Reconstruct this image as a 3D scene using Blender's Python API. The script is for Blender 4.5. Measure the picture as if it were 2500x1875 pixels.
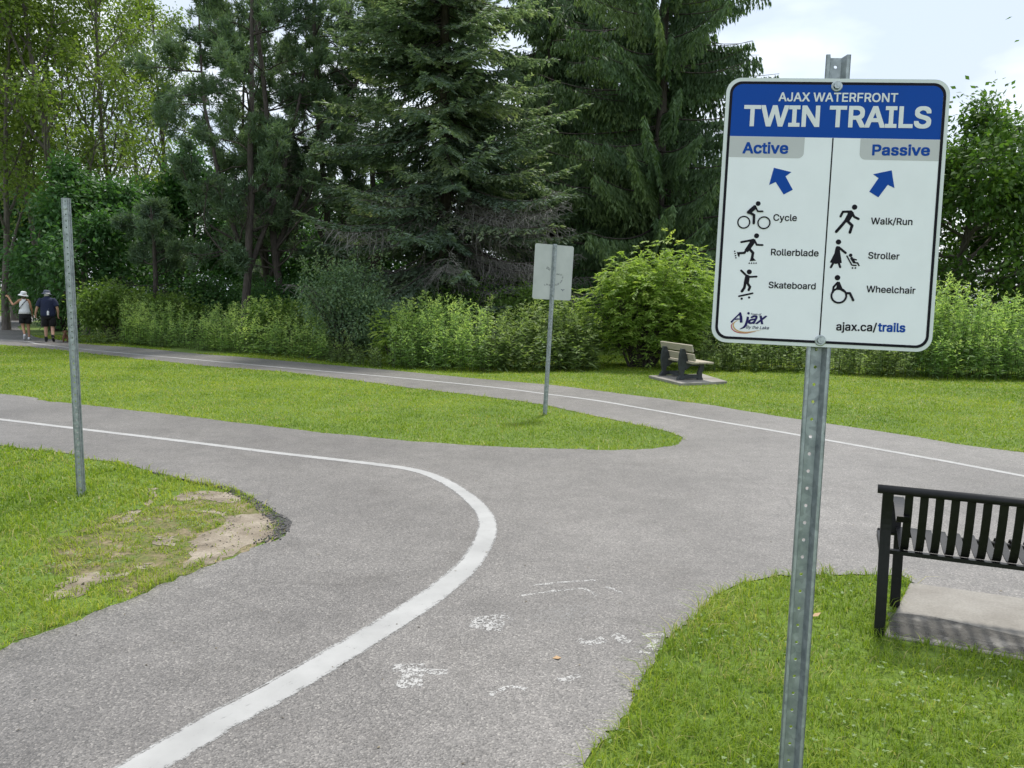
import bpy, bmesh, math, random
import numpy as np
from mathutils import Vector, Matrix
from mathutils.geometry import interpolate_bezier, delaunay_2d_cdt

# ------------------------------------------------------------------ camera, sky, sun
scene = bpy.context.scene
for o in list(bpy.data.objects):
    bpy.data.objects.remove(o)
CAM_H = 1.62; PITCH = math.radians(6.305); ROLL = math.radians(0.8); FPX = 1878.0
cF = np.array([0, math.cos(PITCH), -math.sin(PITCH)])
_U0 = np.array([0, math.sin(PITCH), math.cos(PITCH)]); _R0 = np.array([1.0, 0, 0])
cR = _R0*math.cos(ROLL) + _U0*math.sin(ROLL)
cU = -_R0*math.sin(ROLL) + _U0*math.cos(ROLL)
cC = np.array([0, 0, CAM_H])
camd = bpy.data.cameras.new('camera'); cam = bpy.data.objects.new('camera', camd)
scene.collection.objects.link(cam); scene.camera = cam
camd.sensor_width = 36; camd.lens = 36*FPX/2500; camd.clip_end = 3000; camd.clip_start = 0.05
M4 = Matrix(((cR[0], cU[0], -cF[0], 0), (cR[1], cU[1], -cF[1], 0), (cR[2], cU[2], -cF[2], CAM_H), (0, 0, 0, 1)))
cam.matrix_world = M4

SUN_EL = math.radians(64); SUN_AZ = math.radians(24)      # azimuth from +Y towards +X
world = bpy.data.worlds.new('World'); scene.world = world; world.use_nodes = True
wn = world.node_tree; wn.nodes.clear()
def wnode(t, **k):
    n = wn.nodes.new(t)
    for a, b in k.items(): setattr(n, a, b)
    return n
sky = wnode('ShaderNodeTexSky', sky_type='NISHITA', sun_disc=False, sun_elevation=SUN_EL, sun_rotation=SUN_AZ)
sky.air_density = 1.2; sky.dust_density = 2.5
tc = wnode('ShaderNodeTexCoord'); mp = wnode('ShaderNodeMapping'); mp.inputs['Scale'].default_value = (1.0, 1.0, 2.6)
mp.inputs['Location'].default_value = (0.35, 0.2, 0.1)
nz = wnode('ShaderNodeTexNoise'); nz.inputs['Scale'].default_value = 2.1; nz.inputs['Detail'].default_value = 7; nz.inputs['Roughness'].default_value = 0.52
rp = wnode('ShaderNodeValToRGB'); rp.color_ramp.elements[0].position = 0.36; rp.color_ramp.elements[1].position = 0.60
rp.color_ramp.elements[0].color = (0.6, 0.6, 0.6, 1); rp.color_ramp.elements[1].color = (1, 1, 1, 1)
nz2 = wnode('ShaderNodeTexNoise'); nz2.inputs['Scale'].default_value = 3.4; nz2.inputs['Detail'].default_value = 5
rp2 = wnode('ShaderNodeValToRGB'); rp2.color_ramp.elements[0].position = 0.42; rp2.color_ramp.elements[1].position = 0.70
rp2.color_ramp.elements[0].color = (4.7, 5.35, 6.35, 1); rp2.color_ramp.elements[1].color = (8.8, 9.05, 9.35, 1)
mx = wnode('ShaderNodeMix', data_type='RGBA')
bg = wnode('ShaderNodeBackground'); bg.inputs['Strength'].default_value = 0.1
wo = wnode('ShaderNodeOutputWorld')
L = wn.links.new
L(tc.outputs['Generated'], mp.inputs['Vector']); L(mp.outputs[0], nz.inputs['Vector']); L(mp.outputs[0], nz2.inputs['Vector'])
L(nz.outputs['Fac'], rp.inputs['Fac']); L(nz2.outputs['Fac'], rp2.inputs['Fac'])
L(rp.outputs['Color'], mx.inputs[0]); L(sky.outputs[0], mx.inputs[6]); L(rp2.outputs['Color'], mx.inputs[7])
L(mx.outputs[2], bg.inputs['Color']); L(bg.outputs[0], wo.inputs['Surface'])

sund = bpy.data.lights.new('sun', 'SUN'); sun = bpy.data.objects.new('sun', sund); scene.collection.objects.link(sun)
sund.energy = 2.4; sund.angle = math.radians(7); sund.color = (1, 0.965, 0.9)
sdir = Vector((math.sin(SUN_AZ)*math.cos(SUN_EL), math.cos(SUN_AZ)*math.cos(SUN_EL), math.sin(SUN_EL)))
sun.rotation_euler = (-sdir).to_track_quat('-Z', 'Y').to_euler(); sun.location = sdir*60
scene.view_settings.view_transform = 'Standard'; scene.view_settings.look = 'None'
scene.view_settings.exposure = 0.77; scene.view_settings.gamma = 1; scene.view_settings.use_curve_mapping = False
scene.render.engine = 'CYCLES'
scene.cycles.max_bounces = 8; scene.cycles.transparent_max_bounces = 6
scene.render.resolution_x = 1024; scene.render.resolution_y = 768

# ------------------------------------------------------------------ helpers
COL = scene.collection
rng = np.random.default_rng(7)
def px_ray(x, y): return cF*FPX + cR*(x-1250) - cU*(y-937.5)
def G(x, y, z=0.0):                       # pixel of the photograph -> point on the level z
    d = px_ray(x, y); t = (z-CAM_H)/d[2]; q = cC + d*t
    return np.array([q[0], q[1]])
def s2l(c):
    return tuple((v/12.92 if v <= .04045 else ((v+.055)/1.055)**2.4) for v in c)
def rgb(r, g, b): return s2l((r/255, g/255, b/255)) + (1,)
def nrm(v):
    v = np.asarray(v, float); return v/(np.linalg.norm(v)+1e-12)
def tag(o, label=None, cat=None, group=None, kind=None):
    if label: o['label'] = label
    if cat: o['category'] = cat
    if group: o['group'] = group
    if kind: o['kind'] = kind
    return o
def empty(name, loc=(0, 0, 0), rot=None):
    o = bpy.data.objects.new(name, None); COL.objects.link(o); o.location = loc; o.empty_display_size = .1
    if rot is not None: o.rotation_euler = rot
    return o
def obj(name, me, mat=None, parent=None, smooth=False):
    o = bpy.data.objects.new(name, me); COL.objects.link(o)
    if mat is not None and len(me.materials) == 0: me.materials.append(mat)
    if parent is not None: o.parent = parent
    if smooth: me.polygons.foreach_set('use_smooth', np.ones(len(me.polygons), bool))
    return o
def np_mesh(name, V, Fs, attrs=None):
    """V (n,3), Fs (m,k) uniform polygons; attrs: dict name -> per-vertex float"""
    V = np.ascontiguousarray(V, dtype=np.float32); Fs = np.ascontiguousarray(Fs, dtype=np.int32)
    me = bpy.data.meshes.new(name); k = Fs.shape[1]
    me.vertices.add(len(V)); me.vertices.foreach_set('co', V.ravel())
    me.loops.add(Fs.size); me.loops.foreach_set('vertex_index', Fs.ravel())
    me.polygons.add(len(Fs)); me.polygons.foreach_set('loop_start', np.arange(len(Fs), dtype=np.int32)*k)
    try: me.polygons.foreach_set('loop_total', np.full(len(Fs), k, dtype=np.int32))
    except Exception: pass
    if attrs:
        for n, a in attrs.items():
            at = me.attributes.new(n, 'FLOAT', 'POINT'); at.data.foreach_set('value', np.ascontiguousarray(a, dtype=np.float32))
    me.update(calc_edges=True); return me
class MB:
    def __init__(s): s.v = []; s.f = []
    def add(s, v, f):
        b = len(s.v); s.v += [tuple(map(float, q)) for q in v]; s.f += [tuple(b+i for i in q) for q in f]
    def box(s, c, size, M=None):
        sx, sy, sz = size[0]/2, size[1]/2, size[2]/2
        vs = [np.array((x*sx, y*sy, z*sz)) for x in (-1, 1) for y in (-1, 1) for z in (-1, 1)]
        if M is not None: vs = [np.asarray(M) @ q for q in vs]
        vs = [q+np.asarray(c, float) for q in vs]
        s.add(vs, [(0, 1, 3, 2), (4, 6, 7, 5), (0, 4, 5, 1), (2, 3, 7, 6), (0, 2, 6, 4), (1, 5, 7, 3)])
    def tube(s, pts, rad, n=6, cap=True):
        v, f = tube(pts, rad, n, cap); s.add(v, f)
    def prism(s, poly, a, b):             # poly of 3-D points, swept from +a to +b (vectors)
        n = len(poly); a = np.asarray(a, float); b = np.asarray(b, float)
        vs = [np.asarray(q, float)+a for q in poly] + [np.asarray(q, float)+b for q in poly]
        fs = [tuple(range(n))[::-1], tuple(range(n, 2*n))] + [(i, (i+1) % n, n+(i+1) % n, n+i) for i in range(n)]
        s.add(vs, fs)
    def lathe(s, prof, n=16, c=(0, 0, 0)):
        vs = []; fs = []
        for r, z in prof:
            for i in range(n):
                a = 2*math.pi*i/n; vs.append((c[0]+r*math.cos(a), c[1]+r*math.sin(a), c[2]+z))
        for j in range(len(prof)-1):
            for i in range(n):
                k = (i+1) % n; fs.append((j*n+i, j*n+k, (j+1)*n+k, (j+1)*n+i))
        s.add(vs, fs)
    def loft(s, rings, n=14, cap=True):    # rings: (centre, rx, ry[, z-tilt])
        vs = []; fs = []
        for c, rx, ry in rings:
            for i in range(n):
                a = 2*math.pi*i/n; vs.append((c[0]+rx*math.cos(a), c[1]+ry*math.sin(a), c[2]))
        m = len(rings)
        for j in range(m-1):
            for i in range(n):
                k = (i+1) % n; fs.append((j*n+i, j*n+k, (j+1)*n+k, (j+1)*n+i))
        if cap: fs.append(tuple(range(n))[::-1]); fs.append(tuple((m-1)*n+i for i in range(n)))
        s.add(vs, fs)
    def mesh(s, name, recalc=True, bevel=0):
        me = bpy.data.meshes.new(name); me.from_pydata(s.v, [], s.f); me.update()
        if recalc or bevel:
            bm = bmesh.new(); bm.from_mesh(me)
            if bevel: bmesh.ops.bevel(bm, geom=bm.edges[:], offset=bevel, segments=1, affect='EDGES', clamp_overlap=True)
            bmesh.ops.recalc_face_normals(bm, faces=bm.faces); bm.to_mesh(me); bm.free()
        return me
def tube(pts, rad, n=6, cap=True):
    pts = np.asarray(pts, float); m = len(pts)
    rad = np.full(m, rad) if np.isscalar(rad) else np.asarray(rad, float)
    T = np.gradient(pts, axis=0); T /= np.linalg.norm(T, axis=1, keepdims=True)+1e-12
    ref = np.array([0, 0, 1.0]) if abs(T[0][2]) < .9 else np.array([1.0, 0, 0])
    u = nrm(np.cross(ref, T[0])); V = []
    for i in range(m):
        u = nrm(u - T[i]*(u@T[i])); w = np.cross(T[i], u)
        for j in range(n):
            a = 2*math.pi*j/n; V.append(pts[i]+rad[i]*(u*math.cos(a)+w*math.sin(a)))
    Fs = [(i*n+j, i*n+(j+1) % n, (i+1)*n+(j+1) % n, (i+1)*n+j) for i in range(m-1) for j in range(n)]
    if cap and n > 2: Fs += [tuple(range(n))[::-1], tuple((m-1)*n+j for j in range(n))]
    return V, Fs
def catmull(P, n=8, closed=False):
    P = [np.asarray(q, float) for q in P]; out = []
    m = len(P)
    for i in range(m if closed else m-1):
        if closed: a, b, c, d = P[(i-1) % m], P[i], P[(i+1) % m], P[(i+2) % m]
        else: a, b, c, d = P[max(i-1, 0)], P[i], P[i+1], P[min(i+2, m-1)]
        for k in range(n):
            t = k/n
            out.append(.5*((2*b)+(-a+c)*t+(2*a-5*b+4*c-d)*t*t+(-a+3*b-3*c+d)*t**3))
    if not closed: out.append(P[-1])
    return np.array(out)
def poly_mesh(name, poly, z):
    bm = bmesh.new(); vs = [bm.verts.new((q[0], q[1], z)) for q in poly]
    es = [bm.edges.new((vs[i], vs[(i+1) % len(vs)])) for i in range(len(vs))]
    bmesh.ops.triangle_fill(bm, use_beauty=True, use_dissolve=False, edges=es, normal=(0, 0, 1))
    for f in bm.faces:
        if f.normal.z < 0: f.normal_flip()
    me = bpy.data.meshes.new(name); bm.to_mesh(me); bm.free(); return me
def inside(px, py, poly):
    r = np.zeros(len(px), bool); n = len(poly)
    for i in range(n):
        x1, y1 = poly[i][0], poly[i][1]; x2, y2 = poly[(i+1) % n][0], poly[(i+1) % n][1]
        if y1 == y2: continue
        c = ((y1 > py) != (y2 > py)); r ^= c & (px < (x2-x1)*(py-y1)/(y2-y1)+x1)
    return r
def edge_dist(px, py, line, r=1e9):
    d = np.full(len(px), 1e9)
    for i in range(len(line)-1):
        a = np.asarray(line[i]); b = np.asarray(line[i+1]); e = b-a; l2 = e@e
        if l2 < 1e-10: continue
        t = np.clip(((px-a[0])*e[0]+(py-a[1])*e[1])/l2, 0, 1)
        d = np.minimum(d, np.hypot(px-a[0]-t*e[0], py-a[1]-t*e[1]))
    return d
def vnoise(x, y, s, seed=0):
    x = np.asarray(x)/s; y = np.asarray(y)/s; xi = np.floor(x).astype(int); yi = np.floor(y).astype(int)
    fx = x-xi; fy = y-yi; fx = fx*fx*(3-2*fx); fy = fy*fy*(3-2*fy)
    def h(i, j):
        n = (i*374761393 + j*668265263 + seed*974711) & 0x7fffffff
        n = ((n ^ (n >> 13))*1274126177) & 0x7fffffff
        return ((n ^ (n >> 16)) & 0xffff)/65535.0
    return (h(xi, yi)*(1-fx)+h(xi+1, yi)*fx)*(1-fy)+(h(xi, yi+1)*(1-fx)+h(xi+1, yi+1)*fx)*fy

# ------------------------------------------------------------------ materials
def newmat(name):
    m = bpy.data.materials.new(name); m.use_nodes = True; nt = m.node_tree
    b = nt.nodes['Principled BSDF']; return m, nt, b
def N(nt, t, **k):
    n = nt.nodes.new(t)
    for a, b in k.items(): setattr(n, a, b)
    return n
def noise(nt, vec, scale, detail=4, rough=.55):
    n = N(nt, 'ShaderNodeTexNoise'); n.inputs['Scale'].default_value = scale; n.inputs['Detail'].default_value = detail
    n.inputs['Roughness'].default_value = rough
    if vec is not None: nt.links.new(vec, n.inputs['Vector'])
    return n
def ramp(nt, fac, stops):
    r = N(nt, 'ShaderNodeValToRGB'); e = r.color_ramp.elements
    while len(e) < len(stops): e.new(.5)
    for i, (p, c) in enumerate(stops): e[i].position = p; e[i].color = c if len(c) == 4 else tuple(c)+(1,)
    nt.links.new(fac, r.inputs['Fac']); return r
def mixc(nt, fac, a, b, mode='MIX'):
    m = N(nt, 'ShaderNodeMix', data_type='RGBA', blend_type=mode)
    for s, v in ((0, fac), (6, a), (7, b)):
        if hasattr(v, 'links') or hasattr(v, 'is_output'): nt.links.new(v, m.inputs[s])
        else: m.inputs[s].default_value = v
    return m.outputs[2]
def bump(nt, b, h, strength, dist=.01):
    n = N(nt, 'ShaderNodeBump'); n.inputs['Strength'].default_value = strength; n.inputs['Distance'].default_value = dist
    nt.links.new(h, n.inputs['Height']); nt.links.new(n.outputs[0], b.inputs['Normal'])
def coords(nt, kind='Object'):
    return N(nt, 'ShaderNodeTexCoord').outputs[kind]
def simple(name, col, rough=.6, metal=0, var=.12, scale=20, bmp=0):
    m, nt, b = newmat(name); v = coords(nt); n = noise(nt, v, scale)
    c0 = tuple(max(0, c*(1-var)) for c in col[:3])+(1,); c1 = tuple(min(1, c*(1+var)) for c in col[:3])+(1,)
    r = ramp(nt, n.outputs['Fac'], [(.3, c0), (.7, c1)]); nt.links.new(r.outputs[0], b.inputs['Base Color'])
    b.inputs['Roughness'].default_value = rough; b.inputs['Metallic'].default_value = metal
    if bmp: bump(nt, b, n.outputs['Fac'], bmp)
    return m
def leafmat(name, a, b_, c_, trans=.38, rough=.55, spec=.3, tt=(1.2, 1.28, .65, 1), straw=None):
    m, nt, b = newmat(name)
    at = N(nt, 'ShaderNodeAttribute', attribute_name='tint')
    r = ramp(nt, at.outputs['Fac'], [(0, a), (.5, b_), (1, c_)] if not straw else [(0, a), (.45, b_), (.88, c_), (1, straw)])
    nt.links.new(r.outputs[0], b.inputs['Base Color']); b.inputs['Roughness'].default_value = rough
    b.inputs['Specular IOR Level'].default_value = spec
    t = N(nt, 'ShaderNodeBsdfTranslucent'); tcol = mixc(nt, 1.0, r.outputs[0], tt, 'MULTIPLY'); nt.links.new(tcol, t.inputs['Color'])
    mx = N(nt, 'ShaderNodeMixShader'); mx.inputs[0].default_value = trans
    nt.links.new(b.outputs[0], mx.inputs[1]); nt.links.new(t.outputs[0], mx.inputs[2])
    nt.links.new(mx.outputs[0], nt.nodes['Material Output'].inputs['Surface']); return m
MAT = {}
# asphalt
m, nt, b = newmat('asphalt'); v = coords(nt)
big = noise(nt, v, .55, 5); mid = noise(nt, v, 5, 4)
base = ramp(nt, big.outputs['Fac'], [(.28, (.122, .113, .106)), (.5, (.160, .149, .139)), (.74, (.206, .192, .179))])
vor = N(nt, 'ShaderNodeTexVoronoi'); vor.inputs['Scale'].default_value = 135; nt.links.new(v, vor.inputs['Vector'])
sp = N(nt, 'ShaderNodeSeparateColor'); nt.links.new(vor.outputs['Color'], sp.inputs[0])
spk = ramp(nt, sp.outputs[0], [(0, (.50, .50, .50)), (.30, (.80, .80, .80)), (.75, (1.06, 1.06, 1.06)), (.90, (1.25, 1.25, 1.24)), (1, (1.75, 1.75, 1.72))])
c = mixc(nt, 1.0, base.outputs[0], spk.outputs[0], 'MULTIPLY')
md = ramp(nt, mid.outputs['Fac'], [(.28, (.84, .84, .84)), (.72, (1.10, 1.10, 1.10))])
c = mixc(nt, 1.0, c, md.outputs[0], 'MULTIPLY')
wv = noise(nt, v, 1.1, 4); wmix = mixc(nt, .12, v, wv.outputs['Color']); crk = N(nt, 'ShaderNodeTexVoronoi', feature='DISTANCE_TO_EDGE'); crk.inputs['Scale'].default_value = .42; nt.links.new(wmix, crk.inputs['Vector'])
ck = ramp(nt, crk.outputs['Distance'], [(.0, (.74, .74, .74)), (.006, (1, 1, 1))]); c = mixc(nt, .55, c, mixc(nt, 1.0, c, ck.outputs[0], 'MULTIPLY'))
st = noise(nt, v, 1.7, 6, .7); sr_ = ramp(nt, st.outputs['Fac'], [(.30, (.84, .83, .82)), (.46, (1, 1, 1)), (.62, (1, 1, 1)), (.75, (1.1, 1.09, 1.07))]); c = mixc(nt, 1.0, c, sr_.outputs[0], 'MULTIPLY')
nt.links.new(c, b.inputs['Base Color']); b.inputs['Roughness'].default_value = .56; b.inputs['Specular IOR Level'].default_value = .65
bump(nt, b, vor.outputs['Distance'], .55, .004); MAT['asphalt'] = m
# paint
def paint(name, col, cover, sc, amax=1.0, soft=.05, streak=False):
    m, nt, b = newmat(name); v = coords(nt)
    n1 = noise(nt, v, sc, 6, .65); n2 = noise(nt, v, 4, 4)
    r = ramp(nt, n2.outputs['Fac'], [(.3, tuple(x*.80 for x in col)), (.7, col)])
    nt.links.new(r.outputs[0], b.inputs['Base Color']); b.inputs['Roughness'].default_value = .75
    vor = N(nt, 'ShaderNodeTexVoronoi'); vor.inputs['Scale'].default_value = 135; nt.links.new(v, vor.inputs['Vector'])
    sp = N(nt, 'ShaderNodeSeparateColor'); nt.links.new(vor.outputs['Color'], sp.inputs[0])
    ms = N(nt, 'ShaderNodeMath', operation='MULTIPLY_ADD'); nt.links.new(sp.outputs[0], ms.inputs[0]); ms.inputs[1].default_value = .30; nt.links.new(n1.outputs['Fac'], ms.inputs[2])
    fac = ms.outputs[0]
    if streak:
        au = N(nt, 'ShaderNodeAttribute', attribute_name='across'); al = N(nt, 'ShaderNodeAttribute', attribute_name='along'); cx = N(nt, 'ShaderNodeCombineXYZ')
        m1 = N(nt, 'ShaderNodeMath', operation='MULTIPLY'); m1.inputs[1].default_value = 9; nt.links.new(au.outputs['Fac'], m1.inputs[0]); nt.links.new(m1.outputs[0], cx.inputs[0])
        m2 = N(nt, 'ShaderNodeMath', operation='MULTIPLY'); m2.inputs[1].default_value = 1.1; nt.links.new(al.outputs['Fac'], m2.inputs[0]); nt.links.new(m2.outputs[0], cx.inputs[1])
        sn = noise(nt, cx.outputs[0], 1.0, 4, .6)
        ab = N(nt, 'ShaderNodeMath', operation='ABSOLUTE'); nt.links.new(au.outputs['Fac'], ab.inputs[0]); er = ramp(nt, ab.outputs[0], [(.62, (0, 0, 0)), (1.0, (.62, .62, .62))])
        s1 = N(nt, 'ShaderNodeMath', operation='MULTIPLY_ADD'); nt.links.new(sn.outputs['Fac'], s1.inputs[0]); s1.inputs[1].default_value = .95; nt.links.new(fac, s1.inputs[2])
        s2 = N(nt, 'ShaderNodeMath', operation='SUBTRACT'); nt.links.new(s1.outputs[0], s2.inputs[0]); nt.links.new(er.outputs[0], s2.inputs[1]); fac = s2.outputs[0]
    a = ramp(nt, fac, [(max(0, cover-soft), (0, 0, 0)), (min(1, cover+soft), (amax, amax, amax))])
    nt.links.new(a.outputs[0], b.inputs['Alpha']); return m
MAT['line'] = paint('line_paint', (.395, .392, .38), .66, 16, .97, .20, True)
MAT['worn'] = paint('worn_paint', (.50, .49, .47), .66, 34, .85, .07)
MAT['haze_paint'] = paint('old_paint', (.34, .33, .315), .74, 26, .6, .08)
# ground under the grass
m, nt, b = newmat('turf_soil'); v = coords(nt)
n1 = noise(nt, v, .8, 5); n2 = noise(nt, v, 30, 4); n3 = noise(nt, v, .12, 3)
r1 = ramp(nt, n1.outputs['Fac'], [(.3, (.085, .15, .014)), (.7, (.14, .21, .022))])
r2 = ramp(nt, n2.outputs['Fac'], [(.3, (.55, .55, .55)), (.7, (1.2, 1.2, 1.2))])
c = mixc(nt, 1.0, r1.outputs[0], r2.outputs[0], 'MULTIPLY'); nt.links.new(c, b.inputs['Base Color']); b.inputs['Roughness'].default_value = .95
bump(nt, b, n2.outputs['Fac'], .6, .02); MAT['ground'] = m
m, nt, b = newmat('dry_soil'); v = coords(nt)
n1 = noise(nt, v, 4, 6); n2 = noise(nt, v, 60, 4)
r1 = ramp(nt, n1.outputs['Fac'], [(.30, (.105, .083, .058)), (.44, (.22, .182, .135)), (.66, (.335, .288, .225))]); r2 = ramp(nt, n2.outputs['Fac'], [(.3, (.75, .75, .75)), (.7, (1.15, 1.15, 1.15))])
c = mixc(nt, 1.0, r1.outputs[0], r2.outputs[0], 'MULTIPLY'); nt.links.new(c, b.inputs['Base Color']); b.inputs['Roughness'].default_value = .95
bump(nt, b, n2.outputs['Fac'], .6, .012)
MAT['soil'] = m
# concrete
m, nt, b = newmat('concrete'); v = coords(nt)
n1 = noise(nt, v, 2.2, 6); n2 = noise(nt, v, 70, 3)
r1 = ramp(nt, n1.outputs['Fac'], [(.3, (.19, .172, .148)), (.55, (.285, .268, .238)), (.75, (.345, .33, .30))]); r2 = ramp(nt, n2.outputs['Fac'], [(.3, (.86, .86, .86)), (.7, (1.1, 1.1, 1.1))])
c = mixc(nt, 1.0, r1.outputs[0], r2.outputs[0], 'MULTIPLY'); nt.links.new(c, b.inputs['Base Color']); b.inputs['Roughness'].default_value = .9
bump(nt, b, n2.outputs['Fac'], .35, .006); MAT['concrete'] = m
# galvanised steel
m, nt, b = newmat('galvanised'); v = coords(nt)
n1 = noise(nt, v, 26, 5, .6); n2 = noise(nt, v, 6, 4)
vo = N(nt, 'ShaderNodeTexVoronoi'); vo.inputs['Scale'].default_value = 55; nt.links.new(v, vo.inputs['Vector'])
sp = N(nt, 'ShaderNodeSeparateColor'); nt.links.new(vo.outputs['Color'], sp.inputs[0])
r1 = ramp(nt, n1.outputs['Fac'], [(.3, (.27, .305, .315)), (.7, (.45, .485, .495))]); r2 = ramp(nt, sp.outputs[0], [(0, (.85, .85, .85)), (1, (1.13, 1.13, 1.13))])
c = mixc(nt, 1.0, r1.outputs[0], r2.outputs[0], 'MULTIPLY'); nt.links.new(c, b.inputs['Base Color'])
b.inputs['Metallic'].default_value = .55; b.inputs['Roughness'].default_value = .5; bump(nt, b, n1.outputs['Fac'], .12, .004); MAT['galv'] = m
MAT['bolt'] = simple('bolt_steel', (.40, .44, .43, 1), .32, .8, .25, 120)
m, nt, b = newmat('black_paint'); v = coords(nt); n1 = noise(nt, v, 35, 5, .65)
r1 = ramp(nt, n1.outputs['Fac'], [(.35, (.005, .005, .006)), (.68, (.010, .010, .011)), (.8, (.04, .037, .031))])
nt.links.new(r1.outputs[0], b.inputs['Base Color']); b.inputs['Roughness'].default_value = .45; b.inputs['Specular IOR Level'].default_value = .35; MAT['black'] = m
m, nt, b = newmat('weathered_plank'); v = coords(nt)
mpn = N(nt, 'ShaderNodeMapping'); mpn.inputs['Scale'].default_value = (2, 30, 30); nt.links.new(v, mpn.inputs[0])
n1 = noise(nt, mpn.outputs[0], 2, 5); r1 = ramp(nt, n1.outputs['Fac'], [(.3, (.29, .255, .19)), (.7, (.44, .395, .31))])
nt.links.new(r1.outputs[0], b.inputs['Base Color']); b.inputs['Roughness'].default_value = .75; MAT['plank'] = m
MAT['darkplastic'] = simple('dark_plastic', (.034, .040, .043, 1), .6, 0, .35, 14, .1)
# sign face
def facemat(name, col, rough=.42):
    m, nt, b = newmat(name); v = coords(nt); n1 = noise(nt, v, 9, 6); n2 = noise(nt, v, 120, 2)
    r = ramp(nt, n1.outputs['Fac'], [(.3, tuple(x*.95 for x in col)), (.6, col)]); nt.links.new(r.outputs[0], b.inputs['Base Color'])
    rr = ramp(nt, n1.outputs['Fac'], [(.3, (rough-.06,)*3), (.7, (rough+.1,)*3)]); nt.links.new(rr.outputs[0], b.inputs['Roughness']); b.inputs['Specular IOR Level'].default_value = .12; return m
MAT['s_white'] = facemat('sign_white', (.875, .90, .93)); MAT['s_blue'] = facemat('sign_blue', (.006, .066, .36), .5); MAT['s_black'] = facemat('sign_black', (.010, .009, .014))
MAT['s_grey'] = facemat('sign_grey', (.55, .56, .565)); MAT['s_letter'] = facemat('sign_letter_white', (.76, .785, .80)); MAT['s_rim'] = facemat('sign_rim', (.70, .74, .74))
MAT['s_navy'] = facemat('logo_navy', (.022, .018, .11)); MAT['s_red'] = facemat('logo_red', (.50, .06, .07)); MAT['s_gold'] = facemat('logo_gold', (.62, .40, .16)); MAT['s_slate'] = facemat('logo_slate', (.10, .105, .16))
m, nt, b = newmat('bare_aluminium'); v = coords(nt); n1 = noise(nt, v, 5, 5)
r = ramp(nt, n1.outputs['Fac'], [(.3, (.47, .50, .47)), (.7, (.56, .585, .555))]); nt.links.new(r.outputs[0], b.inputs['Base Color']); b.inputs['Roughness'].default_value = .55; b.inputs['Metallic'].default_value = .25; MAT['alu'] = m
# bark
def bark(name, a, b_):
    m, nt, b = newmat(name); v = coords(nt); mpn = N(nt, 'ShaderNodeMapping'); mpn.inputs['Scale'].default_value = (6, 6, 1.3); nt.links.new(v, mpn.inputs[0])
    n1 = noise(nt, mpn.outputs[0], 3, 6, .65); r = ramp(nt, n1.outputs['Fac'], [(.3, a), (.7, b_)]); nt.links.new(r.outputs[0], b.inputs['Base Color'])
    b.inputs['Roughness'].default_value = .92; bump(nt, b, n1.outputs['Fac'], .9, .04); return m
MAT['bark_dark'] = bark('bark_dark', (.035, .028, .024), (.11, .09, .08)); MAT['bark_grey'] = bark('bark_grey', (.07, .06, .05), (.19, .165, .14)); MAT['twig_dead'] = bark('dead_twig', (.13, .12, .11), (.27, .255, .235))
MAT['stem'] = simple('green_stem', (.07, .10, .03, 1), .7)
# foliage
MAT['blade'] = leafmat('grass_blade', (0.095, 0.175, 0.016), (0.225, 0.315, 0.027), (0.400, 0.430, 0.074), .45, .5, .25, straw=(.44, .37, .19))
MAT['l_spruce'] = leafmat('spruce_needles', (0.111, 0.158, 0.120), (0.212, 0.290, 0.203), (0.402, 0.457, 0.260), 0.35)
MAT['l_norway'] = leafmat('hanging_spruce_needles', (0.065, 0.112, 0.055), (0.111, 0.183, 0.085), (0.198, 0.278, 0.106), 0.35)
MAT['l_pine'] = leafmat('pine_needles', (0.088, 0.139, 0.088), (0.144, 0.218, 0.132), (0.235, 0.316, 0.157), 0.35)
MAT['l_ash'] = leafmat('yellowing_leaves', (0.085, 0.142, 0.031), (0.155, 0.222, 0.049), (0.280, 0.336, 0.085), .5)
MAT['l_dark'] = leafmat('dark_leaves', (0.040, 0.100, 0.031), (0.072, 0.166, 0.054), (0.126, 0.233, 0.067), 0.4)
MAT['l_maple'] = leafmat('maple_leaves', (0.044, 0.095, 0.022), (0.081, 0.160, 0.034), (0.172, 0.266, 0.048), 0.45)
MAT['l_honey'] = leafmat('grey_green_leaves', (0.092, 0.156, 0.092), (0.168, 0.257, 0.147), (0.299, 0.387, 0.159), 0.4)
MAT['l_dogwood'] = leafmat('shrub_leaves', (0.083, 0.152, 0.033), (0.152, 0.240, 0.057), (0.253, 0.341, 0.089), 0.48)
MAT['l_box'] = leafmat('yellow_green_leaves', (0.150, 0.240, 0.059), (0.291, 0.404, 0.099), (0.496, 0.569, 0.165), 0.55)
MAT['l_gold'] = leafmat('weed_leaves', (0.152, 0.253, 0.099), (0.277, 0.412, 0.159), (0.502, 0.613, 0.234), 0.6)
MAT['l_weed'] = leafmat('aster_leaves', (0.118, 0.185, 0.072), (0.212, 0.291, 0.113), (0.356, 0.437, 0.171), 0.5)
MAT['l_dry'] = leafmat('dry_grass', (.14, .12, .05), (.22, .19, .09), (.30, .27, .13), .3)
MAT['clover'] = leafmat('clover_leaves', (.10, .17, .04), (.17, .25, .08), (.26, .33, .15), .25)
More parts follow.
